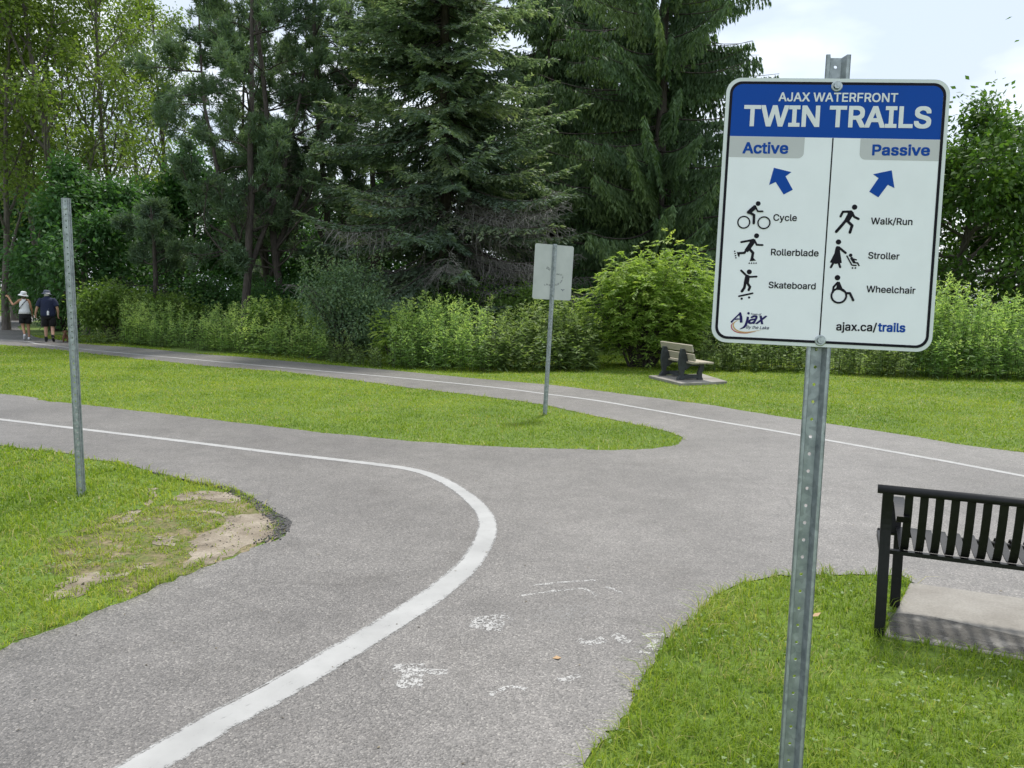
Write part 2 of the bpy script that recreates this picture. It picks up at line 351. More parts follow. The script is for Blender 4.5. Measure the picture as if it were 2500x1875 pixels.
# people
MAT['skin1'] = simple('skin_tan', (.42, .22, .13, 1), .55, 0, .08, 30); MAT['skin2'] = simple('skin_fair', (.50, .29, .20, 1), .55, 0, .08, 30)
MAT['c_white'] = simple('white_cloth', (.74, .74, .76, 1), .85, 0, .06, 25, .1); MAT['c_navy'] = simple('navy_cloth', (.012, .018, .052, 1), .85, 0, .25, 25, .1)
MAT['c_black'] = simple('black_cloth', (.008, .008, .009, 1), .9, 0, .25, 25, .1); MAT['c_hat'] = simple('slate_hat_cloth', (.085, .095, .13, 1), .85, 0, .15, 25, .1)
MAT['hair'] = simple('brown_hair', (.10, .065, .04, 1), .6, 0, .3, 60); MAT['beard'] = simple('white_hair', (.62, .60, .57, 1), .7, 0, .1, 60)
MAT['fur'] = simple('brown_fur', (.12, .055, .026, 1), .8, 0, .4, 40, .4); MAT['eye'] = simple('dark_eye', (.02, .015, .012, 1), .2)
MAT['fallen'] = simple('fallen_leaf', (.42, .27, .14, 1), .7, 0, .2, 30)
MAT['crumb'] = simple('crumbled_tar', (.085, .083, .082, 1), .9, 0, .5, 40, .3)

# ------------------------------------------------------------------ ground outlines (photo pixels -> level ground)
def GP(pts): return [G(x, y) for x, y in pts]
NOSE = GP([(0, 1088), (145, 1104), (210, 1120.5), (289, 1129.6), (362, 1149.5), (445, 1171), (542.5, 1187.4), (579, 1198), (633, 1227), (680, 1256), (701.6, 1288.7), (694, 1310), (633, 1335.7), (542.5, 1372), (452, 1408), (362, 1444), (253, 1491), (145, 1534.6), (54, 1567), (0, 1590.7)])
NOSE = [NOSE[0]+(NOSE[0]-NOSE[1])*3.2+np.array([0, .6])] + NOSE + [NOSE[-1]+(NOSE[-1]-NOSE[-2])*6]
NOSE = catmull(NOSE, 6)
ISL_LOW = GP([(0, 961.7), (95, 977), (190, 987.6), (285, 998), (622, 1037.5), (961, 1074), (1200, 1090.5), (1344.6, 1095.5), (1453, 1099), (1561.6, 1098.5), (1634, 1090)])
ISL_UP = GP([(1668, 1077), (1663, 1067), (1616, 1051), (1525.5, 1031), (1417, 1009), (1319, 987.5), (1200, 971), (960, 942), (700, 908.5), (633, 904), (506, 894), (411, 884), (316, 874), (190, 860), (95, 850), (0, 842.5)])
ISL = catmull([np.array([-16, 15.6])] + ISL_LOW + ISL_UP + [np.array([-24, 27.5]), np.array([-33, 33])], 6)
FARLOOP = catmull(GP([(0, 772), (54, 771), (92, 770)]), 4)
FAR = catmull(GP([(99, 775), (95, 781), (63, 790), (43, 799), (76, 818), (95, 825), (136, 829), (165, 834), (190, 839), (253, 844), (316, 848), (411, 857), (506, 866), (601, 873), (700, 882), (950, 904), (1200, 928), (1345, 940.5), (1489, 958.6), (1634, 976.7), (1742, 991), (1900, 1017), (2200, 1061), (2500, 1105)]) + [np.array([9.5, 6.1]), np.array([15, 3.2])], 5)
RIGHT = catmull(GP([(2500, 1470), (2380, 1455), (2265, 1443), (2231, 1424), (2202, 1408), (2127, 1405), (2054, 1406), (1990, 1404), (1920, 1407), (1853, 1415), (1786, 1435), (1729, 1472), (1684, 1514), (1650, 1542), (1627, 1566), (1594, 1616), (1560, 1672), (1543, 1706), (1514, 1774), (1469, 1820), (1430, 1875)]) + [np.array([.22, 1.75]), np.array([.05, 1.2]), np.array([-.05, -.5])], 5)
def rough_edge(P, amp, seed):
    P = np.array(P); t = np.arange(len(P)); r = np.random.default_rng(seed)
    return P + r.normal(0, amp, P.shape)
NOSE = rough_edge(NOSE, .012, 1); ISL = rough_edge(ISL, .015, 2); FAR = rough_edge(FAR, .015, 3); RIGHT = rough_edge(RIGHT, .010, 4)
PATH = np.vstack([NOSE[::-1], ISL, [[-60, 36], [-60, 60]], FARLOOP, FAR, [[14, -1.5], [4.5, 3.1]], RIGHT, [[-.3, -3], [-5, -3]]])

gm = bpy.data.meshes.new('ground'); R_ = 900
gm.from_pydata([(-R_, -R_, 0), (R_, -R_, 0), (R_, R_, 0), (-R_, R_, 0)], [], [(0, 1, 2, 3)]); gm.update()
ground = obj('ground', gm, MAT['ground']); tag(ground, 'mown lawn soil reaching to the tree line', kind='structure')
path = obj('path', poly_mesh('path', PATH, .006), MAT['asphalt']); tag(path, 'grey asphalt trail splitting into two paths', kind='structure')

def ribbon(name, pts, width, z, mat, parent, seed=0, amp=.0022):
    P = catmull(pts, 10); T = np.gradient(P, axis=0); T /= np.linalg.norm(T, axis=1, keepdims=True); n = np.c_[-T[:, 1], T[:, 0]]
    r = np.random.default_rng(seed); k = len(P)
    w = np.interp(np.linspace(0, 1, k), np.linspace(0, 1, len(width)), width) if not np.isscalar(width) else np.full(k, width)
    j1 = np.convolve(r.normal(0, amp, k+8), np.ones(5)/3, 'same')[4:k+4]; j2 = np.convolve(r.normal(0, amp, k+8), np.ones(5)/3, 'same')[4:k+4]
    a = P+n*(w/2+j1)[:, None]; b_ = P-n*(w/2+j2)[:, None]
    V = np.vstack([np.c_[a, np.full(k, z)], np.c_[b_, np.full(k, z)]]); F = [(i, i+1, k+i+1, k+i) for i in range(k-1)]
    ln_ = np.r_[0, np.cumsum(np.linalg.norm(np.diff(P, axis=0), axis=1))]
    me = np_mesh(name, V, np.array(F), {'across': np.r_[np.ones(k), -np.ones(k)], 'along': np.r_[ln_, ln_]})
    bm = bmesh.new(); bm.from_mesh(me); 
    for f in bm.faces:
        if f.normal.z < 0: f.normal_flip()
    bm.to_mesh(me); bm.free()
    return obj(name, me, mat, parent)
fv = 2500/2212
NEARLINE = [G(x*fv, y*fv) for x, y in [(0, 907), (200, 931), (400, 955), (600, 980), (800, 1003), (890, 1016), (950, 1036), (1000, 1066), (1038, 1100), (1053, 1130), (1048, 1165), (1018, 1215), (970, 1262), (900, 1313), (800, 1376), (700, 1436), (600, 1495), (500, 1548), (400, 1606), (340, 1642)]]
NEARLINE = [NEARLINE[0]+(NEARLINE[0]-NEARLINE[1])*3] + NEARLINE + [NEARLINE[-1]+(NEARLINE[-1]-NEARLINE[-2])*3]
ribbon('lane_line', NEARLINE, [.105, .105, .11, .12, .13, .145, .165, .175, .175, .175, .17], .0082, MAT['line'], path, 1)
FARLINE = GP([(0, 830), (95, 840.5), (190, 851.6), (316, 864), (475, 878.5), (700, 899), (960, 922), (1200, 946), (1326.5, 962), (1453, 978.5), (1580, 1000), (1706, 1022), (1900, 1055), (2260, 1119), (2500, 1164)])
FARLINE = [FARLINE[0]+np.array([-9, 2.5])] + FARLINE + [FARLINE[-1]+(FARLINE[-1]-FARLINE[-2])*4]
ribbon('lane_line', FARLINE, .11, .0082, MAT['line'], path, 2)
ribbon('lane_line', [G(-90, 800), G(0, 785.5), G(27, 780), G(54, 776), G(92, 772.5)], .16, .0082, MAT['line'], path, 3)
# worn markings of an old walker symbol and chevron (zoom of region 900,1350 at 2.212x)
def z7(x, y): return G(900+x/2.212, 1350+y/2.212)
def mark(pts, w, seed, mat='worn', name='worn_marking'):
    ribbon(name, [z7(*q) for q in pts], w, .0068+.00003*seed, MAT[mat], path, seed+10, .004)
mark([(885, 180), (1000, 168), (1110, 158), (1225, 152)], .022, 1); mark([(825, 236), (960, 215), (1080, 203), (1160, 196)], .022, 2)
mark([(1160, 196), (1200, 215), (1235, 236)], .022, 3); mark([(1280, 188), (1330, 206), (1380, 226)], .02, 4)
mark([(555, 378), (640, 360), (750, 345)], .06, 5); mark([(560, 382), (640, 398), (725, 408)], .10, 6); mark([(590, 372), (650, 385), (700, 400)], .12, 7)
mark([(130, 630), (240, 625), (305, 620)], .06, 8); mark([(255, 640), (340, 648), (425, 650)], .045, 9); mark([(240, 640), (235, 680), (225, 730)], .10, 10); mark([(150, 715), (220, 715), (275, 700)], .07, 11)
mark([(665, 780), (680, 762), (730, 738), (800, 732), (850, 745)], .022, 12); mark([(1020, 692), (1070, 688), (1140, 668)], .04, 13)
mark([(1130, 478), (1200, 490), (1275, 472)], .06, 14); mark([(1320, 450), (1350, 460), (1405, 492)], .055, 15); mark([(1475, 448), (1530, 452), (1600, 450)], .035, 16)
mark([(1560, 475), (1535, 505), (1520, 530)], .04, 17); mark([(1440, 540), (1500, 543), (1562, 553)], .03, 18)
for q_ in ([(860, 352), (980, 300), (1150, 270), (1190, 330), (1050, 375), (900, 380)], [(560, 385), (700, 330), (800, 335), (720, 420), (600, 430)]):
    obj('faded_paint', poly_mesh('faded_paint', catmull([z7(*w_) for w_ in q_], 5, True), .0064+.00005*len(q_)), MAT['haze_paint'], path)

# bare soil patches inside the left lawn (zoom of region 0,1050 at 2.765x)
def z8(x, y): return G(x/2.765, 1050+y/2.765)
BARE = [[(1215, 440), (1400, 420), (1520, 430), (1620, 460), (1560, 490), (1480, 485), (1380, 470), (1250, 475)],
        [(1310, 560), (1480, 565), (1560, 590), (1700, 575), (1790, 600), (1830, 680), (1780, 740), (1650, 775), (1560, 830), (1420, 880), (1260, 900), (1330, 830), (1300, 760), (1390, 700), (1530, 620), (1440, 575)],
        [(330, 1130), (430, 1050), (480, 1000), (600, 975), (720, 975), (830, 990), (700, 1020), (620, 1060), (560, 1110), (430, 1125)],
        [(985, 430), (1050, 400), (1040, 470), (1000, 510)], [(880, 550), (930, 545), (920, 590), (800, 640), (830, 590)], [(945, 925), (1015, 905), (1000, 935)], [(1690, 480), (1800, 560), (1880, 640), (1860, 730), (1800, 760), (1800, 660), (1750, 570)],
        [(1040, 730), (1160, 730), (1180, 770), (1080, 780)]]
BAREP = []
for i, q in enumerate(BARE):
    pp = catmull([z8(*w) for w in q], 4, True); BAREP.append(pp); cpt = pp.mean(0); pp = rough_edge(cpt+(pp-cpt)*1.12, .02, 30+i)
    o = obj('bare_soil', poly_mesh('bare_soil', pp, .003+.0003*i), MAT['soil'], ground)
m, nt, b = newmat('worn_turf'); vv = coords(nt); n1 = noise(nt, vv, 5, 6, .65); n2 = noise(nt, vv, 45, 4)
r1 = ramp(nt, n1.outputs['Fac'], [(.36, (.10, .145, .022)), (.52, (.15, .135, .05)), (.66, (.27, .21, .14))]); r2 = ramp(nt, n2.outputs['Fac'], [(.3, (.6, .6, .6)), (.7, (1.2, 1.2, 1.2))])
nt.links.new(mixc(nt, 1.0, r1.outputs[0], r2.outputs[0], 'MULTIPLY'), b.inputs['Base Color']); b.inputs['Roughness'].default_value = .95; bump(nt, b, n2.outputs['Fac'], .7, .015); MAT['worn_turf'] = m
mpw = N(nt, 'ShaderNodeMapping'); mpw.inputs['Scale'].default_value = (1/1.25, 1/1.2, 0); mpw.inputs['Location'].default_value = (1.9/1.25, -5.1/1.2, 0); nt.links.new(vv, mpw.inputs[0])
lw = N(nt, 'ShaderNodeVectorMath', operation='LENGTH'); nt.links.new(mpw.outputs[0], lw.inputs[0]); aw = N(nt, 'ShaderNodeMath', operation='SUBTRACT'); nt.links.new(n1.outputs['Fac'], aw.inputs[0]); nt.links.new(lw.outputs['Value'], aw.inputs[1])
ar_ = ramp(nt, aw.outputs[0], [(0, (0, 0, 0)), (.2, (1, 1, 1))]); aw2 = N(nt, 'ShaderNodeMath', operation='ADD'); aw2.inputs[1].default_value = .42; nt.links.new(aw.outputs[0], aw2.inputs[0]); nt.links.new(aw2.outputs[0], ar_.inputs['Fac']); nt.links.new(ar_.outputs[0], b.inputs['Alpha'])
wt = catmull([z8(*q) for q in [(520, 330), (900, 270), (1230, 345), (1500, 395), (1750, 500), (1900, 640), (1850, 735), (1500, 880), (1000, 1080), (600, 1250), (250, 1370), (150, 1180), (300, 900), (420, 600)]], 5, True)
obj('worn_turf', poly_mesh('worn_turf', rough_edge(wt, .03, 77), .0018), MAT['worn_turf'], ground)
r = np.random.default_rng(9); mb = MB()
for pp in BAREP:
    lo_, hi_ = pp.min(0), pp.max(0); n_ = int(60*np.prod(hi_-lo_))+6
    for k_ in range(n_*3):
        c = r.uniform(lo_, hi_)
        if not inside(c[:1], c[1:], pp)[0]: continue
        s = r.uniform(.003, .010)*(1 if r.random() < .9 else 1.8); a = r.uniform(0, 6.28); M = np.array([[math.cos(a), -math.sin(a), 0], [math.sin(a), math.cos(a), 0], [.3*r.normal(), .3*r.normal(), 1]])
        mb.box((c[0], c[1], .004+s*.2), (s, s*r.uniform(.6, 1), s*.7), M)
o = obj('pebbles', mb.mesh('pebbles'), simple('pebble', (.22, .19, .15, 1), .9, 0, .6, 50), ground); o['kind'] = 'stuff'
# crumbled edge of the asphalt at the nose
m, nt, b = newmat('tar_edge'); vv = coords(nt); n1 = noise(nt, vv, 38, 5, .7); n2 = noise(nt, vv, 9, 3)
r1 = ramp(nt, n1.outputs['Fac'], [(.3, (.022, .022, .023)), (.7, (.085, .083, .08))]); nt.links.new(r1.outputs[0], b.inputs['Base Color']); b.inputs['Roughness'].default_value = .9
a_ = ramp(nt, n1.outputs['Fac'], [(.44, (0, 0, 0)), (.54, (1, 1, 1))]); nt.links.new(a_.outputs[0], b.inputs['Alpha']); bump(nt, b, n1.outputs['Fac'], .8, .015); MAT['tar'] = m
ribbon('broken_edge', [z8(*q) for q in [(1030, 288), (1230, 337), (1400, 370), (1520, 398), (1640, 445), (1760, 520), (1865, 590), (1905, 660), (1880, 715), (1790, 762)]], [.02, .03, .045, .06, .07, .09, .11, .11, .08, .02], .0088, MAT['tar'], path, 55, .012)
r = np.random.default_rng(5); mb = MB()
crumb_line = catmull([z8(*q) for q in [(1060, 296), (1230, 336), (1400, 368), (1520, 395), (1640, 440), (1760, 510), (1860, 580), (1905, 660), (1880, 720), (1800, 765)]], 12)
for i in range(420):
    t = r.random(); k = int(t*(len(crumb_line)-1)); q = crumb_line[k]
    w = .075*min(1, .25+t*1.1)
    c = q+r.normal(0, w*.5, 2)-np.array([.03, 0]); s = r.uniform(.004, .011)
    a = r.uniform(0, 6.28); M = np.array([[math.cos(a), -math.sin(a), 0], [math.sin(a), math.cos(a), 0], [.3*r.normal(), .3*r.normal(), 1]])
    mb.box((c[0], c[1], .006+s*.3), (s, s*r.uniform(.6, 1), s*.8), M)
o = obj('crumbled_edge', mb.mesh('crumbled_edge'), MAT['crumb'], path); tag(o, kind='stuff')

# ------------------------------------------------------------------ concrete slabs
def slab(name, poly, h, label):
    mb = MB(); mb.prism([(q[0], q[1], 0) for q in poly], (0, 0, -.05), (0, 0, h)); o = obj(name, mb.mesh(name, bevel=.008), MAT['concrete']); tag(o, label, 'slab'); return o
bA = np.array([math.cos(math.radians(-23)), math.sin(math.radians(-23))]); bB = np.array([-bA[1], bA[0]])     # near bench: along, forward
b0 = G(2139, 1548)                                                                       # foot of its rear leg
s_a = G(2221, 1427); s_b = G(2157, 1556)
SLAB1 = [s_b, s_b+bA*2.4-bB*.02, s_a+bA*2.4, s_a]
near_slab = slab('concrete_slab', SLAB1, .015, 'pale concrete slab under the black steel bench')
SLAB2 = GP([(1583.5, 923.4), (1662, 942.8), (1775, 938), (1715, 919)])
slab('concrete_slab', SLAB2, .06, 'weathered concrete slab under the plank bench on the lawn')
SLAB2B = GP([(1740, 936), (1796, 938), (1770, 926), (1728, 921)])

m, nt, b = newmat('slab_band'); vv = coords(nt); n1 = noise(nt, vv, 7, 6, .65)  # noise-mottled darker bands laid along the near edge of the slab
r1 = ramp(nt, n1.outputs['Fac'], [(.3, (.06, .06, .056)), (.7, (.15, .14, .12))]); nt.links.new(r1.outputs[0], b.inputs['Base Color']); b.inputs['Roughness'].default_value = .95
a_ = ramp(nt, n1.outputs['Fac'], [(.36, (0, 0, 0)), (.58, (.75, .75, .75))]); nt.links.new(a_.outputs[0], b.inputs['Alpha']); MAT['slab_dark'] = m
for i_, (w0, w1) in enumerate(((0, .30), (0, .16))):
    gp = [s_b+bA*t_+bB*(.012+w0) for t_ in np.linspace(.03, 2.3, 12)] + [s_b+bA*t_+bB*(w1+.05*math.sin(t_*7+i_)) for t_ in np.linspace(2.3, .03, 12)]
    obj('dark_band', poly_mesh('dark_band', gp, .0158+.0006*i_), MAT['slab_dark'], near_slab)
# ------------------------------------------------------------------ u-channel posts
PW = .066     # overall width
def channel_post(length, pitch=.05, z0=0.0):
    """local: x across, y depth (flanges at y=0, web at y=+.028), z up from z0 (downwards negative); holes in the web"""
    mb = MB(); t = .0035; D = .026; hw = .0145; fw = PW/2
    prof = [(-fw, .006), (-fw, 0), (-hw-.008, 0), (-hw, D), (hw, D), (hw+.008, 0), (fw, 0), (fw, .006)]
    zs = [z0, z0+length]
    for i in range(len(prof)-1):
        if i == 3: continue
        (x1, y1), (x2, y2) = prof[i], prof[i+1]; d = nrm([x2-x1, y2-y1]); nn = np.array([-d[1], d[0]])*t
        mb.prism([(x1, y1, z0), (x2, y2, z0), (x2+nn[0], y2+nn[1], z0), (x1+nn[0], y1+nn[1], z0)], (0, 0, 0), (0, 0, length))
    n = int(length/pitch); zz = z0+length-n*pitch
    k = 12; hr = .0048
    if zz-z0 > 1e-4: mb.box((0, D+t/2, (z0+zz)/2), (2*hw, t, zz-z0))
    for j in range(n):
        c = zz+(j+.5)*pitch; vs = []; hp = pitch/2
        outer = []; inner = []
        for q in range(k):
            a = 2*math.pi*(q+.5)/k; cx, cz = math.cos(a), math.sin(a)
            s = min(hw/max(abs(cx), 1e-6), hp/max(abs(cz), 1e-6)); outer.append((cx*s, cz*s)); inner.append((cx*hr, cz*hr))
        for y in (D, D+t):
            vs += [(x, y, c+z) for x, z in outer]; vs += [(x, y, c+z) for x, z in inner]
        fs = []
        for q in range(k):
            w = (q+1) % k
            fs.append((q, w, k+w, k+q)); fs.append((2*k+q, 3*k+q, 3*k+w, 2*k+w)); fs.append((k+q, k+w, 3*k+w, 3*k+q))
        # corners between neighbouring cells
        mb.add(vs, fs)
        for sx in (-1, 1):
            for sz in (-1, 1):
                pts = [p_ for p_ in outer if p_[0]*sx > 0 and p_[1]*sz > 0]
                A = [p_ for p_ in pts if abs(abs(p_[0])-hw) < 1e-6]; B = [p_ for p_ in pts if abs(abs(p_[1])-hp) < 1e-6]
                if A and B:
                    a_ = max(A, key=lambda p_: abs(p_[1])); b_ = max(B, key=lambda p_: abs(p_[0])); cc = (sx*hw, sz*hp)
                    for y in (D, D+t): mb.add([(a_[0], y, c+a_[1]), (cc[0], y, c+cc[1]), (b_[0], y, c+b_[1])], [(0, 1, 2)])
    return mb.mesh('post', recalc=False)
def bolt_mesh(r=.0105, h=.009):
    mb = MB(); k = 6
    mb.lathe([(0, 0), (r*1.45, 0), (r*1.45, -.002), (r*1.3, -.003), (r*.9, -.003)], 16)
    vs = [(r*.9*math.cos(a), r*.9*math.sin(a), z) for z in (-.003, -h) for a in [2*math.pi*i/k for i in range(k)]]
    mb.add(vs, [(i, (i+1) % k, k+(i+1) % k, k+i) for i in range(k)]+[tuple(range(k, 2*k))])
    me = mb.mesh('bolt'); me.transform(Matrix.Rotation(math.radians(-90), 4, 'X')); return me   # axis along y, head towards -y
BOLT = bolt_mesh()

# ------------------------------------------------------------------ the trail sign
SW, SH = .60, .75
sC = Vector((.882, 2.203, 1.871)); sM = Matrix.Rotation(-.1244, 3, 'Z') @ Matrix.Rotation(-.0796, 3, 'X') @ Matrix.Rotation(.0302, 3, 'Y')
sMn = np.array(sM); sCn = np.array(sC)
def on_sign(px, py):                        # photo pixel -> (x, z) on the sign face
    d = px_ray(px, py); n = sMn[:, 1]; t = ((sCn-cC)@n)/(d@n); q = sMn.T @ (cC+d*t-sCn); return np.array([q[0], q[2]])
def Z1(x, y): return on_sign(1700+x/2.0743, 100+y/2.0743)
def Z3(x, y): return on_sign(1740+x/4.0963, 460+y/4.0963)
def Z4(x, y): return on_sign(1740+x/3.687, 180+y/3.687)
# foot of the post: where the sign's own axis meets the ground
axis = sMn[:, 2]; tz = sCn[2]/axis[2]; foot = sCn-axis*tz
trail = empty('trail_sign', tuple(foot)); trail.rotation_euler = sM.to_euler()
tag(trail, 'white and blue trail sign with pictograms bolted to a galvanised post', 'sign')
HC = tz                                        # sign centre above the foot along the axis
def rrect(w, h, r, n=8, cx=0, cz=0):
    P = []
    for sx, sz, a0 in ((1, 1, 0), (-1, 1, 90), (-1, -1, 180), (1, -1, 270)):
        for i in range(n+1):
            a = math.radians(a0+90*i/n); P.append((cx+sx*(w/2-r)+r*math.cos(a), cz+sz*(h/2-r)+r*math.sin(a)))
    return P
FONT = None
try:
    FONT = bpy.data.fonts.load(bpy.utils.system_resource('DATAFILES', path='fonts') + '/Inter.woff2')
except Exception:
    FONT = None
LAY = [0]
def lay():
    LAY[0] += 1; return -.00012*LAY[0]
def flat(name, polys, mat, parent, y):
    """polys of (x,z) on the sign face, at depth y, each a hair above the last"""
    mb = MB()
    for i, p_ in enumerate(polys): mb.add([(q[0], y-.00002*i, HC+q[1]) for q in p_], [tuple(range(len(p_)))])
    me = mb.mesh(name, recalc=False); bm = bmesh.new(); bm.from_mesh(me)
    for f in bm.faces:
        if f.normal.y > 0: f.normal_flip()
    bmesh.ops.triangulate(bm, faces=bm.faces[:]); bm.to_mesh(me); bm.free()
    return obj(name, me, mat, parent)
def capsule_line(pts, w, n=10):
    out = []
    pts = [np.asarray(q, float) for q in pts]
    for i in range(len(pts)-1):
        a, b_ = pts[i], pts[i+1]; d = nrm(b_-a); nn = np.array([-d[1], d[0]])*w/2; ang = math.atan2(nn[1], nn[0]); P = []
        for k in range(n+1): P.append(a+np.array([math.cos(ang+math.pi*k/n), math.sin(ang+math.pi*k/n)])*w/2)
        for k in range(n+1): P.append(b_+np.array([math.cos(ang+math.pi+math.pi*k/n), math.sin(ang+math.pi+math.pi*k/n)])*w/2)
        out.append(P)
    return out
def disc(c, r, n=24): return [np.asarray(c)+r*np.array([math.cos(2*math.pi*i/n), math.sin(2*math.pi*i/n)]) for i in range(n)]
def ringpolys(c, r, w, n=36):
    out = []; c = np.asarray(c)
    for i in range(n):
        a, b_ = 2*math.pi*i/n, 2*math.pi*(i+1)/n; e = lambda t, q: c+q*np.array([math.cos(t), math.sin(t)])
        out.append([e(a, r-w/2), e(b_, r-w/2), e(b_, r+w/2), e(a, r+w/2)])
    return out
pm = MB(); pm.prism([(x, 0, HC+z) for x, z in rrect(SW, SH, .042, 10)], (0, 0, 0), (0, .0022, 0))
panel = obj('sign_panel', pm.mesh('sign_panel'), MAT['s_rim'], trail)
y0 = -.0004
B1 = rrect(SW-.020, SH-.020, .034, 10); B2 = rrect(SW-.035, SH-.035, .028, 10)
flat('border_line', [[B1[i], B1[(i+1) % len(B1)], B2[(i+1) % len(B1)], B2[i]] for i in range(len(B1))], MAT['s_black'], panel, y0)
zt = SH/2-.0175; zb = Z1(165, 487)[1]*.5+Z1(1245, 495)[1]*.5; wl = SW/2-.0175; rr = .028
top = [(x, z) for x, z in B2 if z > zb]
top_sorted = [(-wl, zb), (wl, zb)] + [q for q in B2 if q[1] > 0]
flat('blue_band', [top_sorted], MAT['s_blue'], panel, y0)
low = [(-wl, zb), (wl, zb)] + [q for q in B2 if q[1] < 0][::1]
lowp = [q for q in B2 if q[1] < 0]; flat('white_field', [[(wl, zb), (-wl, zb)] + lowp], MAT['s_white'], panel, y0)
y1 = -.0007
def tab(a, b_, c_, left):
    x0, x1 = (a, b_) if not left else (a, b_); r_ = .016; P = [(x0, zb-.0006), (x1, zb-.0006)]
    if left: P += [(x1, c_+r_)] + [(x1-r_+r_*math.cos(t), c_+r_-r_*math.sin(t)) for t in np.linspace(0, math.pi/2, 6)] + [(x0, c_)]
    else: P += [(x1, c_)] + [(x0+r_-r_*math.sin(t), c_+r_-r_*math.cos(t)) for t in np.linspace(0, math.pi/2, 6)]
    return P
flat('grey_tab', [tab(-wl, Z1(546, 540)[0], Z1(340, 591)[1], True)], MAT['s_grey'], panel, y1)
flat('grey_tab', [tab(Z1(828, 550)[0], wl, Z1(1030, 605)[1], False)], MAT['s_grey'], panel, y1)
xd = Z1(658, 995)[0]; flat('divider_line', [[(xd-.0019, zb-.0006), (xd+.0019, zb-.0006), (xd+.0019, -SH/2+.0175), (xd-.0019, -SH/2+.0175)]], MAT['s_black'], panel, y1)
y2 = -.0011
def text(s, a, b_, mat, bold=0, shear=0, fit_h=None, name='lettering', zx=Z1):
    a = zx(*a); b_ = zx(*b_); w = np.linalg.norm(b_-a); ang = math.atan2(b_[1]-a[1], b_[0]-a[0])
    cu = bpy.data.curves.new(name, 'FONT'); cu.body = s; cu.size = 1
    if FONT: cu.font = FONT
    cu.resolution_u = 4; cu.offset = 0; cu.shear = shear; cu.resolution_u = 4
    t = bpy.data.objects.new(name, cu); COL.objects.link(t); dg = bpy.context.evaluated_depsgraph_get()
    te = t.evaluated_get(dg); cv = te.to_curve(dg); rings = []
    for sp_ in cv.splines:
        bp = sp_.bezier_points; Pn = []; nb_ = len(bp)
        for q in range(nb_):
            p0, p1 = bp[q], bp[(q+1) % nb_]; seg = interpolate_bezier(p0.co, p0.handle_right, p1.handle_left, p1.co, 6); Pn += [(w_[0], w_[1]) for w_ in seg[:-1]]
        Qn = []
        for w_ in Pn:
            if not Qn or math.hypot(w_[0]-Qn[-1][0], w_[1]-Qn[-1][1]) > 1e-5: Qn.append(w_)
        if len(Qn) > 2: rings.append(np.array(Qn))
    te.to_curve_clear(); bpy.data.objects.remove(t); fco = []; fpol = []
    # fill by winding number: triangulate all outlines together, keep what lies inside
    cv_, ce_ = [], []
    for q in rings:
        s_0 = len(cv_); cv_ += [Vector((float(w_[0]), float(w_[1]))) for w_ in q]; ce_ += [(s_0+k_, s_0+(k_+1) % len(q)) for k_ in range(len(q))]
    tv, _e, tf, _a, _b, _c = delaunay_2d_cdt(cv_, ce_, [], 0, 1e-6)
    co = [(w_[0], w_[1]) for w_ in tv]; ctr = np.array([[sum(co[k_][d_] for k_ in f_)/len(f_) for d_ in (0, 1)] for f_ in tf]); wn_ = np.zeros(len(ctr))
    for q in rings:
        r_ = np.roll(q, -1, axis=0)
        for p0, p1 in zip(q, r_):
            if p0[1] == p1[1]: continue
            xx = p0[0]+(ctr[:, 1]-p0[1])*(p1[0]-p0[0])/(p1[1]-p0[1]); hit = ctr[:, 0] < xx
            wn_ += np.where((p0[1] <= ctr[:, 1]) & (p1[1] > ctr[:, 1]) & hit, 1, 0)-np.where((p1[1] <= ctr[:, 1]) & (p0[1] > ctr[:, 1]) & hit, 1, 0)
    pol = [tuple(f_) for f_, k_ in zip(tf, wn_) if k_ != 0]; fco = []
    co = np.array(co, float)
    x0, x1 = co[:, 0].min(), co[:, 0].max(); sc = (w-2*bold*.8*w/(x1-x0))/(x1-x0); X = (co[:, 0]-x0)*sc+bold*.8*sc; Zz = co[:, 1]*sc
    if fit_h:
        h0 = co[:, 1].max()*sc; Zz = Zz*((fit_h-2*bold*.8*sc)/h0)+bold*.8*sc
    c_, s_ = math.cos(ang), math.sin(ang)
    nv = len(X); mb = MB()
    dl = bold*sc*.8; offs = [(0, 0)] + ([(dl*sx_, dl*sz_) for sx_ in (-1, 0, 1) for sz_ in (-1, 0, 1) if sx_ or sz_] if bold else [])
    for i_, (ox, oz) in enumerate(offs):
        x_ = X+ox; z_ = Zz+oz
        yy = np.full(nv, y2-.00004*i_); yy[:len(fco)] -= .00002
        mb.add(np.c_[a[0]+x_*c_-z_*s_, yy, HC+a[1]+x_*s_+z_*c_], pol)
    me = mb.mesh(name, recalc=False); bm = bmesh.new(); bm.from_mesh(me)
    for f in bm.faces:
        f.normal_update()
        if f.normal.y > 0: f.normal_flip()
    bm.to_mesh(me); bm.free()
    return obj(name, me, mat, panel)
def caph(x, ya, yb): return abs(Z1(x, ya)[1]-Z1(x, yb)[1])
text('AJAX WATERFRONT', (415, 306), (1019, 311), MAT['s_letter'], .018, fit_h=caph(700, 263, 309))
text('TWIN TRAILS', (237, 432), (1186, 443), MAT['s_letter'], .027, fit_h=caph(700, 328, 438))
text('Active', (233, 570), (464, 572), MAT['s_blue'], .026, fit_h=caph(300, 512, 571))
text('Passive', (889, 580), (1181, 582), MAT['s_blue'], .026, fit_h=caph(900, 524, 581))
for s, a, b_ in (('Cycle', (389, 910), (508, 912)), ('Rollerblade', (377, 1085), (618, 1091)), ('Skateboard', (365, 1251), (603, 1258)), ('Walk/Run', (883, 928), (1093, 932)), ('Stroller', (869, 1102), (1027, 1107)), ('Wheelchair', (860, 1272), (1108, 1280))):
    text(s, a, b_, MAT['s_black'], .014)
